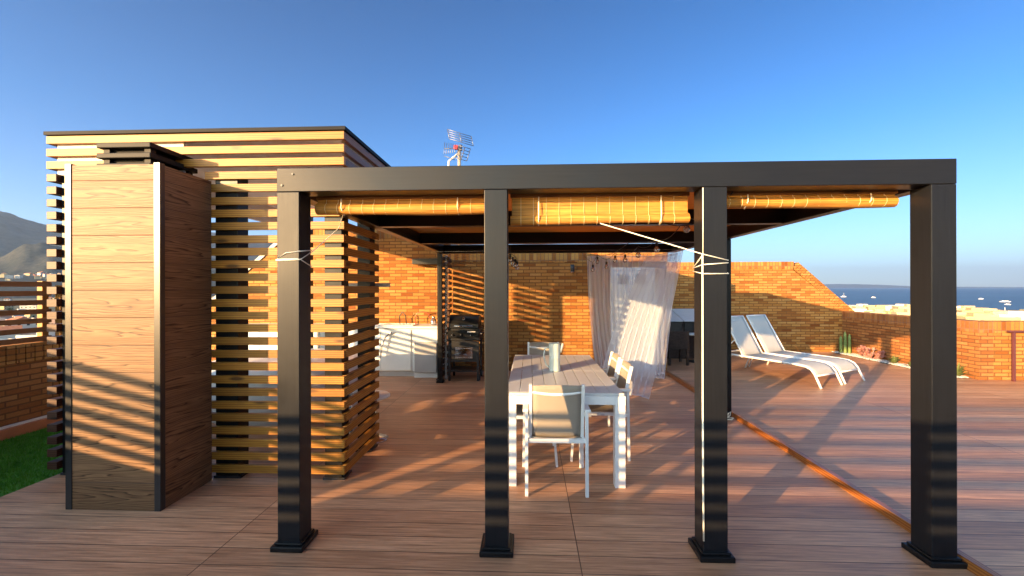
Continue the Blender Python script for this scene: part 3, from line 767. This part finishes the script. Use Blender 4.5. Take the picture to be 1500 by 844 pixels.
# short slat screen between counter and grill
t = thing('slatted_screen', 'narrow slatted screen on a grey post between the counter and the grill', 'screen', (-1.56, 7.8, 0))
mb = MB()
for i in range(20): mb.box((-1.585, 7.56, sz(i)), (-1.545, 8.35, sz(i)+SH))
mb.build('slat_panel', 'dark_slat_wood', t, .002)
MB().box((-1.543, 7.62, 0), (-1.50, 7.70, 2.25)).build('post', 'fridge_grey', t, .003)
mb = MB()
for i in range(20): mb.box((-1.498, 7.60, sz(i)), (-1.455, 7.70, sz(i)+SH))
mb.build('slat_panel', 'dark_slat_wood', t, .002)
# hot tub behind the screen
t = thing('hot_tub', 'white round tub seen between the slats of the hut', 'tub', (-3.35, 5.75, 0))
MB().lathe([(.90, 0), (1.0, .05), (1.03, .35), (1.0, .60), (.97, .66), (.86, .66), (.83, .45), (.8, .3), (.001, .28)], (-3.3, 5.75, 0), 56).build('shell', 'white_wall', t)
MB().lathe([(1.0, .55), (1.045, .57), (1.045, .64), (1.0, .675), (.9, .68)], (-3.3, 5.75, 0), 56).build('rim', 'white_gloss', t)
# stool
def stool(x, y, lab):
    t = thing('bar_stool', lab, 'stool', (x, y, 0), 'round white stools beside the hut screen')
    MB().lathe([(.001, .455), (.15, .455), (.165, .465), (.165, .485), (.15, .497), (.001, .5)], (x, y, 0), 28).build('seat', 'white_gloss', t)
    MB().tube([(x, y, .015), (x, y, .454)], .02, 10).build('column', 'steel', t)
    MB().lathe([(.001, 0), (.15, 0), (.15, .01), (.03, .02), (.001, .022)], (x, y, 0), 24).build('base', 'steel', t)
stool(-1.70, 4.55, 'round white stool peeping out past the rear of the slatted screen')
stool(-2.05, 4.75, 'round white stool hidden behind the slats next to the white tub')

# ================================================================ grill
GX0, GX1, GYf, GYb = -1.455, -.885, 7.42, 7.95
g = thing('gas_grill', 'black gas grill on a cart against the brick wall', 'grill', ((GX0+GX1)/2, 7.7, 0))
for x in (GX0+.01, GX1-.05):
    for y in (GYf+.02, GYb-.06): MB().box((x, y, .0), (x+.04, y+.04, .70)).build('leg', 'dark_metal', g, .003)
MB().box((GX0+.02, GYf+.03, .16), (GX1-.02, GYb-.03, .185)).build('bottom_shelf', 'dark_metal', g)
MB().box((GX0+.05, GYf+.035, .34), (GX1-.05, GYf+.05, .40)).build('cross_panel', 'dark_metal', g)
mb = MB(); mb.box((GX0+.05, GYf+.03, .60), (GX1-.05, GYf+.045, .71)); mb.box((GX0+.05, GYf+.03, .40), (GX0+.13, GYf+.045, .599)); mb.box((GX1-.13, GYf+.03, .40), (GX1-.05, GYf+.045, .599)); mb.build('front_panel', 'dark_metal', g, .002)
MB().box((GX0+.132, GYf+.033, .402), (GX1-.132, GYf+.041, .598)).build('window', 'bulb_glass', g)
mb = MB(); mb.box((GX0+.145, GYf+.025, .41), (GX1-.145, GYf+.032, .42)); mb.box((GX0+.145, GYf+.025, .575), (GX1-.145, GYf+.032, .585)); mb.build('window_trim', 'steel', g)
MB().box((GX0, GYf+.02, .715), (GX1, GYb, .93)).build('firebox', 'dark_metal', g, .008)
cp = MB().box((GX0+.01, GYf-.02, .77), (GX1-.01, GYf+.018, .90)).build('control_panel', 'black_satin', g, .005)
for x in (GX0+.09, GX0+.24, GX0+.42):
    kb = MB(); c = V((x, GYf-.022, .825))
    kb.tube([c, c+V((0, -.03, 0))], .023, 16); k_ = kb.build('knob', 'black_satin', cp); MB().box((x-.006, GYf-.058, .815), (x+.003, GYf-.0525, .842)).build('knob_mark', 'steel', cp)
MB().box((GX0+.36, GYf-.026, .872), (GX0+.50, GYf-.0205, .888)).build('badge', 'white_frame', cp)
# lid: half-barrel
prof = []
for i in range(13):
    a = math.pi*i/12; prof.append((GYf+.26+.255*math.cos(math.pi-a)*-1*-1, .935+.235*math.sin(a)**.8))
lid = MB().prism([(p[0], p[1]) for p in prof], GX0+.02, GX1-.02, 'world', 'X').build('lid', 'black_satin', g, .006)
MB().tube([(GX0+.12, GYf-.015, .985), (GX0+.12, GYf-.05, .985), (GX1-.12, GYf-.05, .985), (GX1-.12, GYf-.015, .985)], .009, 8).build('lid_handle', 'steel', lid)
c = V(((GX0+GX1)/2, GYf+.035, 1.10)); MB().tube([c, c+V((0, -.03, .012))], .026, 18).build('thermometer', 'steel', lid)
for s, x in ((-1, GX0), (1, GX1)):
    MB().box((x+(-.03 if s < 0 else .003), GYf+.03, .84), (x+(-.003 if s < 0 else .05), GYb-.06, .865)).build('side_shelf', 'dark_metal', g)
    MB().tube([(x+s*.03, GYf+.03, .86), (x+s*.03, GYf+.0, .86), (x+s*.03, GYf-.0, .82)], .006, 6).build('hook', 'steel', g)
for y in (GYf+.08, GYb-.08):
    wl = MB().tube([(GX1-.03, y, .055), (GX1+.005, y, .055)], .055, 18).build('wheel', 'rubber', g)
    MB().tube([(GX1+.0055, y, .055), (GX1+.012, y, .055)], .022, 12).build('hub_cap', 'steel', wl)

# ================================================================ curtains
cu = thing('sheer_curtain', 'white sheer curtain blown inwards at the far right corner of the pergola', 'curtain', (1.7, 7, 2.2))
def lerp(a, b, t): return a+(b-a)*t
def cloth(name, f, nu, nv, lenv):
    P = [[f(i/nu, j/nv) for j in range(nv+1)] for i in range(nu+1)]
    mb = MB(); mb.grid(P, lambda a, c: (a/nu, c/nv*lenv), lambda a, c: 1. if (a in (0, nu) or c in (0, nv)) else 0.)
    return mb.build(name, 'sheer', cu)
def A(u, v):
    x = .99+1.30*u; gather = .10*v*v
    x += .16*v**2.2*(1-u)**1.5 + .012*math.sin(u*70+3*v)
    y = 7.27 + (.022+.012*v)*math.sin(u*2*math.pi*15+.8*math.sin(v*4)) - .12*v*v*math.sin(u*3)
    z = 2.20 - (2.06-.05*u)*v
    return (x, y, z)
cloth('panel', A, 150, 26, 2)
T0, T1, B0, B1 = V((1.98, 7.24, 2.17)), V((2.42, 6.72, 2.262)), V((1.06, 6.62, .12)), V((1.70, 6.20, .03))
def Bf(u, v):
    t = T0.lerp(T1, u); b = B0.lerp(B1, u)
    p = t.lerp(b, v)
    s = math.sin(v*math.pi)
    p += V((-.10*s*(1-u)-.02*s, -.10*s, -.02*s))
    f = math.sin(u*2*math.pi*9+1.5*v+.7*math.sin(v*3))*(.020+.022*v)
    p += V((.55*f, -.83*f, 0)); p.z += .02*math.sin(u*9)*v
    return tuple(p)
cloth('panel', Bf, 130, 34, 2.2)
def Cf(u, v):
    t = V((2.25, 7.26, 2.19)).lerp(V((2.43, 7.0, 2.22)), u); b = V((1.92, 7.35, .12)).lerp(V((2.37, 7.5, .05)), u); p = t.lerp(b, v)
    f = math.sin(u*2*math.pi*5+v)*.025; p += V((.2*f, f, 0)); return tuple(p)
cloth('panel', Cf, 50, 24, 2.2)
mb = MB(); mb.tube([(.95, 7.27, 2.215), (2.42, 7.27, 2.225)], .003, 5); mb.build('curtain_wire', 'steel', cu)
mb = MB(); mb.tube([(2.42, 7.27, 2.225), (2.44, 6.68, 2.27)], .003, 5); mb.build('curtain_wire', 'steel', cu)
tag(MB().tube([(PX0+.1, 6.6, 2.23), (PX1-.1, 6.55, 2.235)], .0016, 5).build('support_wire', 'steel'), 'thin steel wire stretched across under the pergola rafters', 'wire')

# ================================================================ string lights
def string_lights(lab, bulbs, swags):
    t = thing('string_light', lab, 'lights', bulbs[0])
    mb = MB()
    for a, b in swags:
        a, b = V(a), V(b); pts = []
        for i in range(13):
            q = i/12; p = a.lerp(b, q); p.z -= .09*4*q*(1-q)*min(1, (b-a).length); pts.append(p)
        mb.tube(pts, .004, 5)
    mb.build('cable', 'socket', t)
    for (x, y, z) in bulbs:
        b = MB().lathe([(.001, -.065), (.022, -.058), (.034, -.035), (.034, -.012), (.016, .012), (.014, .02)], (x, y, z), 14).build('bulb', 'bulb_glass', t)
        MB().lathe([(.014, .015), (.017, .02), (.017, .055), (.006, .062)], (x, y, z), 12).build('socket', 'socket', b)
        MB().tube([(x, y, z+.01), (x+.005, y, z-.015), (x-.005, y, z-.03)], .0035, 5).build('filament', 'copper', b)
        MB().tube([(x, y, z+.058), (x, y, z+.105)], .003, 5).build('drop_cable', 'socket', b)
BL = [(1.56, 4.25, 2.26), (1.55, 5.2, 2.14), (1.48, 5.8, 2.12), (1.44, 6.4, 2.09), (1.37, 6.8, 2.11), (1.27, 7.0, 2.02), (1.14, 7.1, 2.11), (1.07, 7.15, 1.98)]
tops = [(x, y, z+.10) for x, y, z in BL]
sw = list(zip(tops, tops[1:]))+[((1.3, 2.75, 2.26), tops[0]), (tops[-1], (.9, 7.3, 2.26)), ((1.3, 4.1, 2.27), (1.6, 4.1, 2.27)), ((1.35, 5.7, 2.27), (1.0, 6.9, 2.2))]
string_lights('string of clear bulbs on black cable looping to the curtain', BL, sw)
BL2 = [(-.27, 6.0, 2.08), (-.235, 6.0, 2.03), (-.20, 6.0, 2.0), (-.175, 6.02, 1.97)]
string_lights('small bunch of bulbs hanging beside the middle post', BL2, [((-.27, 6.0, 2.26), (-.27, 6.0, 2.18)), ((-.27, 6.0, 2.18), (-.235, 6.0, 2.13)), ((-.235, 6.0, 2.13), (-.2, 6.0, 2.1)), ((-.2, 6.0, 2.1), (-.175, 6.02, 2.07))])

# ================================================================ cords on the posts
q = .004
x3 = 1.053
t = thing('tie_cord', 'cream cord tied round the post right of the table and hanging down its corner', 'cord', (x3, PY, 1.7), 'cords tied on the pergola posts')
mb = MB(); fl, fr, bl, br = (x3-q, PY-q), (x3+PW+q, PY-q), (x3-q, PY+PW+q), (x3+PW+q, PY+PW+q)
mb.tube([(.46, PY+.16, 2.07), (x3-.01, PY-q, 1.855), (fr[0], fr[1], 1.815)], .0035, 6)
mb.tube([(fr[0], fr[1], 1.80), (fl[0], fl[1], 1.79), (bl[0], bl[1], 1.775)], .0035, 6)
mb.tube([(bl[0], bl[1], 1.775), (fl[0], fl[1]-.002, 1.85)], .0035, 6)
mb.tube([(bl[0], bl[1], 1.755), (fl[0], fl[1], 1.735), (fr[0], fr[1], 1.735), (br[0], br[1], 1.78)], .0035, 6)
mb.build('loop', 'cord', t)
MB().tube([(fl[0]-.002, fl[1]-.002, 1.85), (fl[0]-.003, fl[1]-.003, 1.0), (fl[0]-.002, fl[1]-.003, .5), (fl[0], fl[1]-.006, .12)], .0055, 6).build('hanging_end', 'cord', t)
MB().tube([(fl[0]+.002, fl[1]-.001, 2.255), (fl[0]+.001, fl[1]-.001, 1.85)], .003, 6).build('hanging_end', 'cord', t)
t = thing('tie_cord', 'white cord hanging down the thin rear post to a knot on the deck', 'cord', (PX1-.09, 5.38, 0), 'cords tied on the pergola posts')
xx = PX1-.085
MB().tube([(xx, 5.38, 1.80), (xx-.004, 5.375, 1.2), (xx+.004, 5.37, .5), (xx+.02, 5.37, .06)], .006, 6).build('hanging_end', 'cord', t)
MB().tube([(xx+.0, 5.37, .02), (xx+.05, 5.36, .05), (xx+.06, 5.36, .10), (xx+.03, 5.36, .08), (xx+.02, 5.35, .03), (xx+.09, 5.34, .03), (xx+.06, 5.33, .012), (xx-.0, 5.34, .012)], .006, 6).build('knot', 'cord', t)
t = thing('tie_cord', 'white cord looped round the leftmost pergola post', 'cord', (PX0, PY, 1.84), 'cords tied on the pergola posts')
fl, fr, br = (PX0-q, PY-q), (PX0+PW+q, PY-q), (PX0+PW+q, PY+PW+q)
mb = MB()
mb.tube([(br[0], br[1], 1.905), (fr[0], fr[1], 1.885), (PX0+.06, PY-q, 1.875), (fl[0], fl[1], 1.835), (fr[0]-.02, fr[1], 1.838), (fr[0]+.0, fr[1]+.01, 1.835), (br[0], br[1], 1.795)], .0035, 6)
mb.tube([(fl[0], fl[1], 1.829), (fr[0], fr[1], 1.831), (fr[0]+.002, fr[1]+.01, 1.835), (br[0], br[1], 1.895)], .0035, 6)
mb.tube([(br[0]+.003, br[1], 1.895), (br[0]+.02, PY+.5, 2.10), (PX0+.12, 3.3, 2.26)], .003, 5)
mb.build('loop', 'cord', t)

# ================================================================ sun loungers
def make_lounger():
    t = thing('sun_lounger', '', 'sun lounger')
    W = .64
    side = [(0, 0), (.045, .10), (.10, .22), (.155, .29), (.24, .325), (.40, .335), (1.40, .335), (1.95, .33)]
    for x in (.02, W-.02):
        MB().tube([(x, y, z) for y, z in side], .019, 8).build('side_rail', 'white_frame', t)
        MB().tube([(x, 1.62, .33), (x, 1.75, 0)], .016, 8).build('rear_leg', 'white_frame', t)
    for y, z in ((.085, .19), (.60, .315), (1.40, .32), (1.93, .33)): MB().tube([(.02, y, z), (W-.02, y, z)], .014, 8).build('cross_bar', 'white_frame', t)
    fab = [(.085, .20), (.15, .285), (.24, .33), (.40, .342), (.9, .336), (1.38, .345)]
    P = [[(.03+(W-.06)*i/6, y, z) for (y, z) in fab] for i in range(7)]
    mb = MB(); mb.grid(P, lambda a, c: (P[a][c][0], P[a][c][1]), None, True); o = mb.build('seat', 'sling_white', t); m = o.modifiers.new('s', 'SOLIDIFY'); m.thickness = .006; m.offset = 0
    b0, b1 = V((0, 1.385, .35)), V((0, 1.80, 1.06))
    for x in (.03, W-.03): MB().tube([b0+V((x, 0, 0)), b0.lerp(b1, .5)+V((x, -.005, 0)), b1+V((x, 0, 0))], .017, 8).build('back_rail', 'white_frame', t)
    MB().tube([b1+V((.03, 0, 0)), b1+V((W-.03, 0, 0))], .015, 8).build('back_rail', 'white_frame', t)
    P3 = [[tuple(b0.lerp(b1, j/6)+V((.04+(W-.08)*i/6, -.004, 0))) for j in range(7)] for i in range(7)]
    mb = MB(); mb.grid(P3, lambda a, c: (P3[a][c][0], P3[a][c][2])); o = mb.build('backrest', 'sling_white', t); m = o.modifiers.new('s', 'SOLIDIFY'); m.thickness = .006; m.offset = 0
    MB().tube([b0.lerp(b1, .4)+V((.06, .02, 0)), V((.06, 1.85, .34)), V((W-.06, 1.85, .34)), b0.lerp(b1, .4)+V((W-.06, .02, 0))], .010, 6).build('prop', 'white_frame', t)
    return t
lo = make_lounger(); LG = 'white sun loungers by the end wall'
for i, (x, y, lb) in enumerate([(4.72, 7.04, 'white sun lounger nearer the pergola, its head hidden behind the thin rear post'), (5.36, 7.40, 'white sun lounger nearer the planting strip, whole backrest in view')]):
    o = lo if i == 0 else copy_tree(lo)
    o.location = (x, y, 0); o.rotation_euler = (0, 0, R(28)); o['label'] = lb; o['group'] = LG; o['category'] = 'sun lounger'

# ================================================================ dark wicker furniture in the corner
t = thing('wicker_chair', 'dark brown wicker chair pushed against the low chest by the corner', 'chair', (3.16, 9.2, 0))
MB().box((2.95, 9.06, .34), (3.38, 9.10, .73), 'world').build('backrest', 'wicker', t, .01)
MB().box((2.95, 9.101, .34), (3.38, 9.55, .42), 'world').build('seat', 'wicker', t, .01)
for x in (2.955, 3.33):
    for y in (9.065, 9.50): MB().box((x, y, 0), (x+.045, y+.045, .34), 'world').build('leg', 'wicker', t)
t = thing('storage_chest', 'long dark wicker chest with a pale two-part lid in the corner', 'chest', (3.4, 10.2, 0))
MB().box((2.78, 9.95, .0), (4.3, 10.8, .86), 'world').build('chest_body', 'wicker', t, .01)
for x0, x1 in ((2.76, 3.56), (3.575, 4.32)):
    MB().prism([(9.90, .865), (10.85, 1.10), (10.85, 1.12), (9.90, .885)], x0, x1, 'world', 'X').build('lid', 'chest_lid', t, .006)
    mb = MB(); mb.box((x0+.02, 9.925, .60), (x1-.02, 9.945, .85), 'world'); mb.build('front_panel', 'dark_metal', t, .004)
t = thing('side_table', 'small white side table behind the dark wicker chair', 'table', (3.72, 9.6, 0))
MB().lathe([(.001, .60), (.24, .60), (.25, .61), (.25, .625), (.001, .63)], (3.72, 9.55, 0), 28).build('table_top', 'white_frame', t)
MB().tube([(3.72, 9.55, .02), (3.72, 9.55, .60)], .03, 10).build('pedestal', 'dark_metal', t); MB().lathe([(.2, 0), (.2, .015), (.001, .02)], (3.72, 9.55, 0), 24).build('base', 'dark_metal', t)

# ================================================================ planting strip
MB_ = MB(); MB_.box((7.66, 7.92, 0), (7.958, EY-.003, .012), 'world'); struct(MB_.build('planting_bed', 'soil'))
import bmesh
def pebble_bed():
    mb = MB()
    for i in range(2600):
        x = random.uniform(7.66, 7.95); y = random.uniform(7.93, 11.04); r_ = random.uniform(.010, .022)
        c = V((x, y, .013+r_*.4)); a = random.random()*6.28; b = len(mb.v); sx, sy, s3 = random.uniform(.8, 1.5), random.uniform(.7, 1.1), .7
        for (dx, dy, dz) in ((1, 0, 0), (0, 1, 0), (-1, 0, 0), (0, -1, 0), (0, 0, 1), (0, 0, -1)):
            X, Y = dx*sx, dy*sy; mb.v.append(c+V((X*math.cos(a)-Y*math.sin(a), X*math.sin(a)+Y*math.cos(a), dz*s3))*r_ if False else c+V(((X*math.cos(a)-Y*math.sin(a))*r_, (X*math.sin(a)+Y*math.cos(a))*r_, dz*s3*r_)))
        for f in ((0, 1, 4), (1, 2, 4), (2, 3, 4), (3, 0, 4), (1, 0, 5), (2, 1, 5), (3, 2, 5), (0, 3, 5)): mb.face([b+k for k in f], [(0, 0)]*3, .5, True)
    tag(mb.build('pebbles', 'pebble_white'), 'white pebbles covering the planting strip', 'pebbles', kind='stuff')
pebble_bed()
t = thing('cactus', 'tall green columnar cactus at the corner of the end wall', 'cactus', (7.80, 10.75, 0))
for (dx, dy, h) in ((0, 0, .56), (-.07, .05, .44), (.06, -.06, .50)):
    mb = MB(); b = len(mb.v); n = 16; m = 12
    P = [[(7.80+dx+(.028+.009*(k % 2))*math.cos(2*math.pi*k/n)*(1 if j < m-1 else (.6 if j == m-1 else .05)), 10.75+dy+(.028+.009*(k % 2))*math.sin(2*math.pi*k/n)*(1 if j < m-1 else (.6 if j == m-1 else .05)), .01+h*j/m) for j in range(m+1)] for k in range(n+1)]
    mb.grid(P, lambda a, c: (a, c)); mb.build('stem', 'cactus_green', t)
def rosette(name, label, cat, x, y, n, L, mat, wd, spread=1.0, heads=1, group=None, hr=.2):
    t = thing(name, label, cat, (x, y, 0), group); mb = MB()
    for hd in range(heads):
        hx = x+random.uniform(-.10, .10)*(heads > 1); hy = y+random.uniform(-hr, hr)*(heads > 1); hz = .01+(random.uniform(.05, .22) if heads > 1 else 0)
        for k in range(n):
            a = random.random()*6.28; el = random.uniform(.3, 1.45)/spread; l = L*random.uniform(.7, 1.1)
            dv = V((math.cos(a)*math.cos(el), math.sin(a)*math.cos(el), math.sin(el))); sd = V((-math.sin(a), math.cos(a), 0))*wd
            p = V((hx, hy, hz)); m_ = p+dv*l*.55+V((0, 0, .01)); e = p+dv*l; e.z -= l*.12
            if e.x > 7.95: e.x = 7.95
            if m_.x > 7.94: m_.x = 7.94
            b = len(mb.v); mb.v += [p-sd*.6, p+sd*.6, m_+sd, m_-sd, e]
            mb.face([b, b+1, b+2, b+3], [(0, 0)]*4); mb.face([b+3, b+2, b+4], [(0, 0)]*3)
        if heads > 1: mb.tube([(x, y, .01), (hx, hy, hz)], .008, 5)
    mb.build('leaves', mat, t); return t
rosette('succulent_bush', 'pink-leaved succulent bush at the foot of the reddish parapet', 'plant', 7.80, 9.95, 22,   .10, 'pink_leaf', .016, 1.0, 26, hr=.27)
rosette('aloe_plant', 'yellow-green spiky aloe right of the pink bush', 'plant', 7.80, 9.35, 60, .22, 'aloe_leaf', .012)
rosette('aloe_plant', 'small spiky aloe just left of the right front post', 'plant', 7.80, 8.95, 40, .17, 'aloe_leaf', .012)
rosette('aloe_plant', 'spiky aloe at the near end of the planting strip', 'plant', 7.82, 8.05, 70, .30, 'aloe_leaf', .014)
# handrail
t = thing('handrail', 'maroon metal handrail standing before the sunlit parapet', 'handrail', (8.46, 7.72, 0))
MB().box((8.44, 7.70, 0), (8.475, 7.74, .855)).build('rail_post', 'rail_maroon', t, .003)
MB().box((8.37, 7.695, .856), (10.6, 7.745, .885)).build('top_rail', 'rail_maroon', t, .003)
MB().box((10.5, 7.70, 0), (10.54, 7.74, .855)).build('rail_post', 'rail_maroon', t, .003)

# ================================================================ antenna
an = thing('tv_antenna', 'television antenna on a mast rising above the pergola', 'antenna', (-2.0, 12, 0))
ax = -2.0
MB().tube([(ax, 12, -.03), (ax, 12, 5.72)], .05, 10).build('mast', 'mast_metal', an)
MB().tube([(ax-.32, 12, 4.9), (ax-.30, 12, 5.30), (ax-.05, 12, 5.5)], .03, 8).build('bracket', 'white_frame', an)
def panel_grid(c, u, v, nu, name='reflector'):
    mb = MB(); c, u, v = V(c), V(u), V(v)
    for k in range(nu): p = c+v*(k/(nu-1)); mb.tube([p, p+u], .010, 5)
    for s in (0, .5, 1): mb.tube([c+u*s, c+u*s+v], .012, 5)
    mb.build(name, 'antenna_metal', an)
panel_grid((ax-.32, 11.9, 6.17), (.66, .15, -.16), (.07, -.1, -.30), 5)
panel_grid((ax+.02, 11.9, 5.70), (.30, .1, -.06), (-.1, -.05, -.36), 5)
mb = MB(); mb.tube([(ax-.40, 11.9, 5.62), (ax, 11.95, 5.66)], .012, 5)
for k in range(6): mb.tube([(ax-.40+k*.06, 11.9, 5.80-.01*k), (ax-.38+k*.06, 11.7, 5.40+.01*k)], .009, 5)
mb.tube([(ax-.42, 11.9, 5.42), (ax-.1, 11.9, 5.30)], .010, 5)
mb.build('director', 'antenna_metal', an)
MB().box((ax-.14, 11.88, 5.60), (ax-.03, 11.96, 5.72)).build('junction_box', 'plastic_red', an, .006)
MB().lathe([(.055, 5.6), (.06, 5.75), (.001, 5.77)], (ax+.03, 12, 0), 10).build('mast_cap', 'antenna_metal', an)

# ================================================================ boats
def boat(name, lab, x, y, L, h, mast):
    t = thing(name, lab, 'boat', (x, y, GZ-.6))
    z = GZ-.6
    poly = [(-L/2, -L*.12), (L*.3, -L*.13), (L/2, 0), (L*.3, L*.13), (-L/2, L*.12)]
    MB().prism([(x+a, y+b) for a, b in poly], z-.3, z+h, 'world', 'Z').build('hull', 'boat_white', t)
    MB().box((x-L*.28, y-L*.08, z+h+.01), (x+L*.18, y+L*.08, z+h*1.9)).build('cabin', 'boat_white', t)
    MB().box((x-L*.26, y-L*.082-.05, z+h*1.25), (x+L*.16, y-L*.082, z+h*1.6)).build('window', 'window_dark', t)
    if mast: MB().tube([(x, y, z+h), (x, y, z+h+mast)], .25, 6).build('mast', 'boat_white', t)
boat('sailing_boat', 'white boat with a mast close to the slope of the end wall', 1012, 1400, 17, 2.2, 12)
boat('motor_boat', 'tiny white boat on the sea halfway to the right front post', 1026, 1300, 12, 1.9, 0)
boat('motor_boat', 'small white motor boat farthest out beyond the right front post', 1165, 1136, 12, 1.4, 0)
boat('ferry', 'long white boat, largest on the sea at the right edge', 995, 922, 21, 1.5, 0)
boat('motor_boat', 'white boat just below the long white one', 842, 777, 10, 1.0, 0)
boat('sailing_boat', 'small white boat near the shore roofs at the right edge', 590, 548, 5, 1.0, 5)

# ================================================================ town
def house(x, y, w_, d_, h, rot, mat, lab, grp, tiled=False, z0=GZ, floors=None, name='house'):
    t = thing(name, lab, 'house', (x, y, z0), grp); t.rotation_euler = (0, 0, rot)
    # parts in local coordinates (root at origin while building)
    loc = t.location.copy(); t.location = (0, 0, 0)
    MB().box((-w_/2, -d_/2, 0), (w_/2, d_/2, h), 'world').build('wall', mat, t)
    if tiled:
        MB().prism([(-w_/2-.5, h), (w_/2+.5, h), (0, h+w_*.22)], -d_/2-.5, d_/2+.5, 'world', 'Y').build('roof', 'roof_tile', t)
    else:
        mb = MB()
        mb.box((-w_/2-.1, -d_/2-.1, h+.01), (w_/2+.1, -d_/2+.25, h+.95)); mb.box((-w_/2-.1, d_/2-.25, h+.01), (w_/2+.1, d_/2+.1, h+.95))
        mb.box((-w_/2-.1, -d_/2+.26, h+.01), (-w_/2+.25, d_/2-.26, h+.95)); mb.box((w_/2-.25, -d_/2+.26, h+.01), (w_/2+.1, d_/2-.26, h+.95)); mb.build('parapet', mat, t)
        MB().box((-w_*.25, -d_*.2, h+.01), (w_*.08, d_*.2, h+2.5)).build('roof_room', mat, t)
    mb = MB(); fl = max(1, int(h/3))
    for k in range(fl):
        n = max(2, int(w_/3.4))
        for i in range(n):
            xx = -w_/2+w_*(i+.5)/n; mb.box((xx-.6, -d_/2-.06, k*3+1), (xx+.6, -d_/2-.02, k*3+2.3))
    mb.build('windows', 'window_dark', t)
    t.location = loc
# seaside town, right: low cream blocks whose roofs show over the parapet
mats = ['house_cream', 'house_white', 'house_cream', 'house_sand']
G1 = 'pale flat-roofed blocks between the parapet and the sea'
def pol(px, dist): a = pd(px); return dist*math.sin(a), dist*math.cos(a)
def zat(px, py, dist): c = math.cos(math.atan((px-750)/F_PX)); return EYE+(422-py)/F_PX*c*dist
random.seed(21)
row = [(1252, 452, 520), (1266, 449, 560), (1280, 450, 500), (1296, 451, 480), (1311, 450, 520), (1326, 449, 470), (1342, 450, 450), (1360, 451, 450), (1380, 452, 450), (1400, 453, 430), (1420, 453, 430), (1438, 456, 400), (1452, 457, 400), (1262, 456, 400), (1290, 457, 380), (1318, 457, 380), (1346, 458, 370), (1376, 459, 360), (1412, 463, 330), (1440, 464, 320), (1468, 462, 330), (1492, 461, 330), (1520, 460, 340), (1560, 458, 350), (1610, 456, 360)]
for i, (px, py, dist) in enumerate(row):
    x, y = pol(px, dist); zt = zat(px, py+random.uniform(-.6, .8), dist); wd = random.uniform(17, 34)*dist/450
    house(x, y, wd, wd*.8, zt-.95-GZ, random.uniform(-.25, .25)-.5, mats[i % 4], 'pale flat-roofed block low above the parapet before the sea', G1)
# town at the foot of the mountain, left
G2 = 'houses of the town below the mountain'
for i in range(74):
    px = random.uniform(-60, 470); 
    if i < 44: px = random.uniform(-60, 90)
    dist = 10**random.uniform(2.35, 3.25)
    x, y = pol(px, dist)
    if (x/-90) < 1: continue
    base = GZ
    wd = random.uniform(9, 17); h = random.choice([6, 6, 9, 9, 12])
    tiled = random.random() < .4
    house(x, y, wd, wd*random.uniform(.7, 1.2), h, random.uniform(0, 3.1), random.choice(['house_white', 'house_white', 'house_cream', 'house_sand', 'house_pink']),
          'small red-roofed house of the town below the mountain' if tiled else 'small flat-roofed white house of the town below the mountain', 'red-roofed '+G2 if tiled else 'flat-roofed '+G2, tiled)
# hillside houses high enough to show over the fence
for i in range(70):
    px = random.uniform(-40, 90) if i < 58 else random.uniform(90, 420); dist = random.uniform(2650, 3100); x, y = pol(px, dist)
    py = random.uniform(397, 414); z = zat(px, py, dist)
    tiled = random.random() < .5
    house(x, y, random.uniform(14, 26), 16, 12, random.uniform(0, 3.1), random.choice(['house_white', 'house_cream', 'house_white']),
          'far house with a red roof on the slope above the slat fence' if tiled else 'far white house on the slope above the slat fence', ('red-roofed ' if tiled else 'white ')+'houses on the far slope', tiled, z-14, name='hillside_house')
ridge('foothill', 'hill_scrub', [hp(-700, 404, 2900.), hp(-60, 401, 2900.), hp(40, 399, 2900.), hp(120, 402, 2900.), hp(420, 410, 2900.), hp(560, 420, 2900.)], 3050., 1500, GZ-2, .06, 160, 20, 3.3)
# trees of the town
def tree(x, y, z0, h, lab, grp, name='pine_tree'):
    t = thing(name, lab, 'tree', (x, y, z0), grp)
    MB().tube([(x, y, z0), (x+.2, y, z0+h*.35), (x, y+.2, z0+h*.7)], [h*.035, h*.028, h*.012], 6).build('trunk', 'trunk_bark', t)
    mb = MB()
    for k in range(360):
        a = random.random()*6.28; el = random.uniform(-.6, 1.5); rr = h*.33*random.uniform(.35, 1.1)
        c = V((x+math.cos(a)*math.cos(el)*rr, y+math.sin(a)*math.cos(el)*rr, z0+h*.62+math.sin(el)*rr*1.05)); s = h*.055
        b = len(mb.v); 
        for q_ in range(3): mb.v.append(c+V((random.uniform(-1, 1), random.uniform(-1, 1), random.uniform(-1, 1)))*s*1.5)
        mb.face([b, b+1, b+2], [(0, 0)]*3)
    mb.build('crown', 'tree_leaf', t)
for i in range(34):
    px = random.uniform(-50, 95) if i < 24 else random.uniform(200, 460); dist = 10**random.uniform(2.3, 3.0); x, y = pol(px, dist)
    tree(x, y, GZ, random.uniform(6, 11), 'dark green tree between the houses below the mountain', 'trees of the town below the mountain')

# ================================================================ air between here and the mountains
mb = MB(); mb.box((-16000, -4000, GZ-30), (40000, 34000, 1500), 'world'); hz = mb.build('haze', 'boat_white')
hm = bpy.data.materials.new('haze'); hm.use_nodes = True; ht = hm.node_tree; ht.nodes.clear()
ho = ht.nodes.new('ShaderNodeOutputMaterial'); hv = ht.nodes.new('ShaderNodeVolumePrincipled')
hv.inputs['Color'].default_value = (.46, .66, 1, 1); hv.inputs['Density'].default_value = 4.2e-5; hv.inputs['Anisotropy'].default_value = .2
ht.links.new(hv.outputs[0], ho.inputs['Volume']); hz.data.materials.clear(); hz.data.materials.append(hm)
tag(hz, 'pale haze over the mountain and the sea', None, kind='stuff')
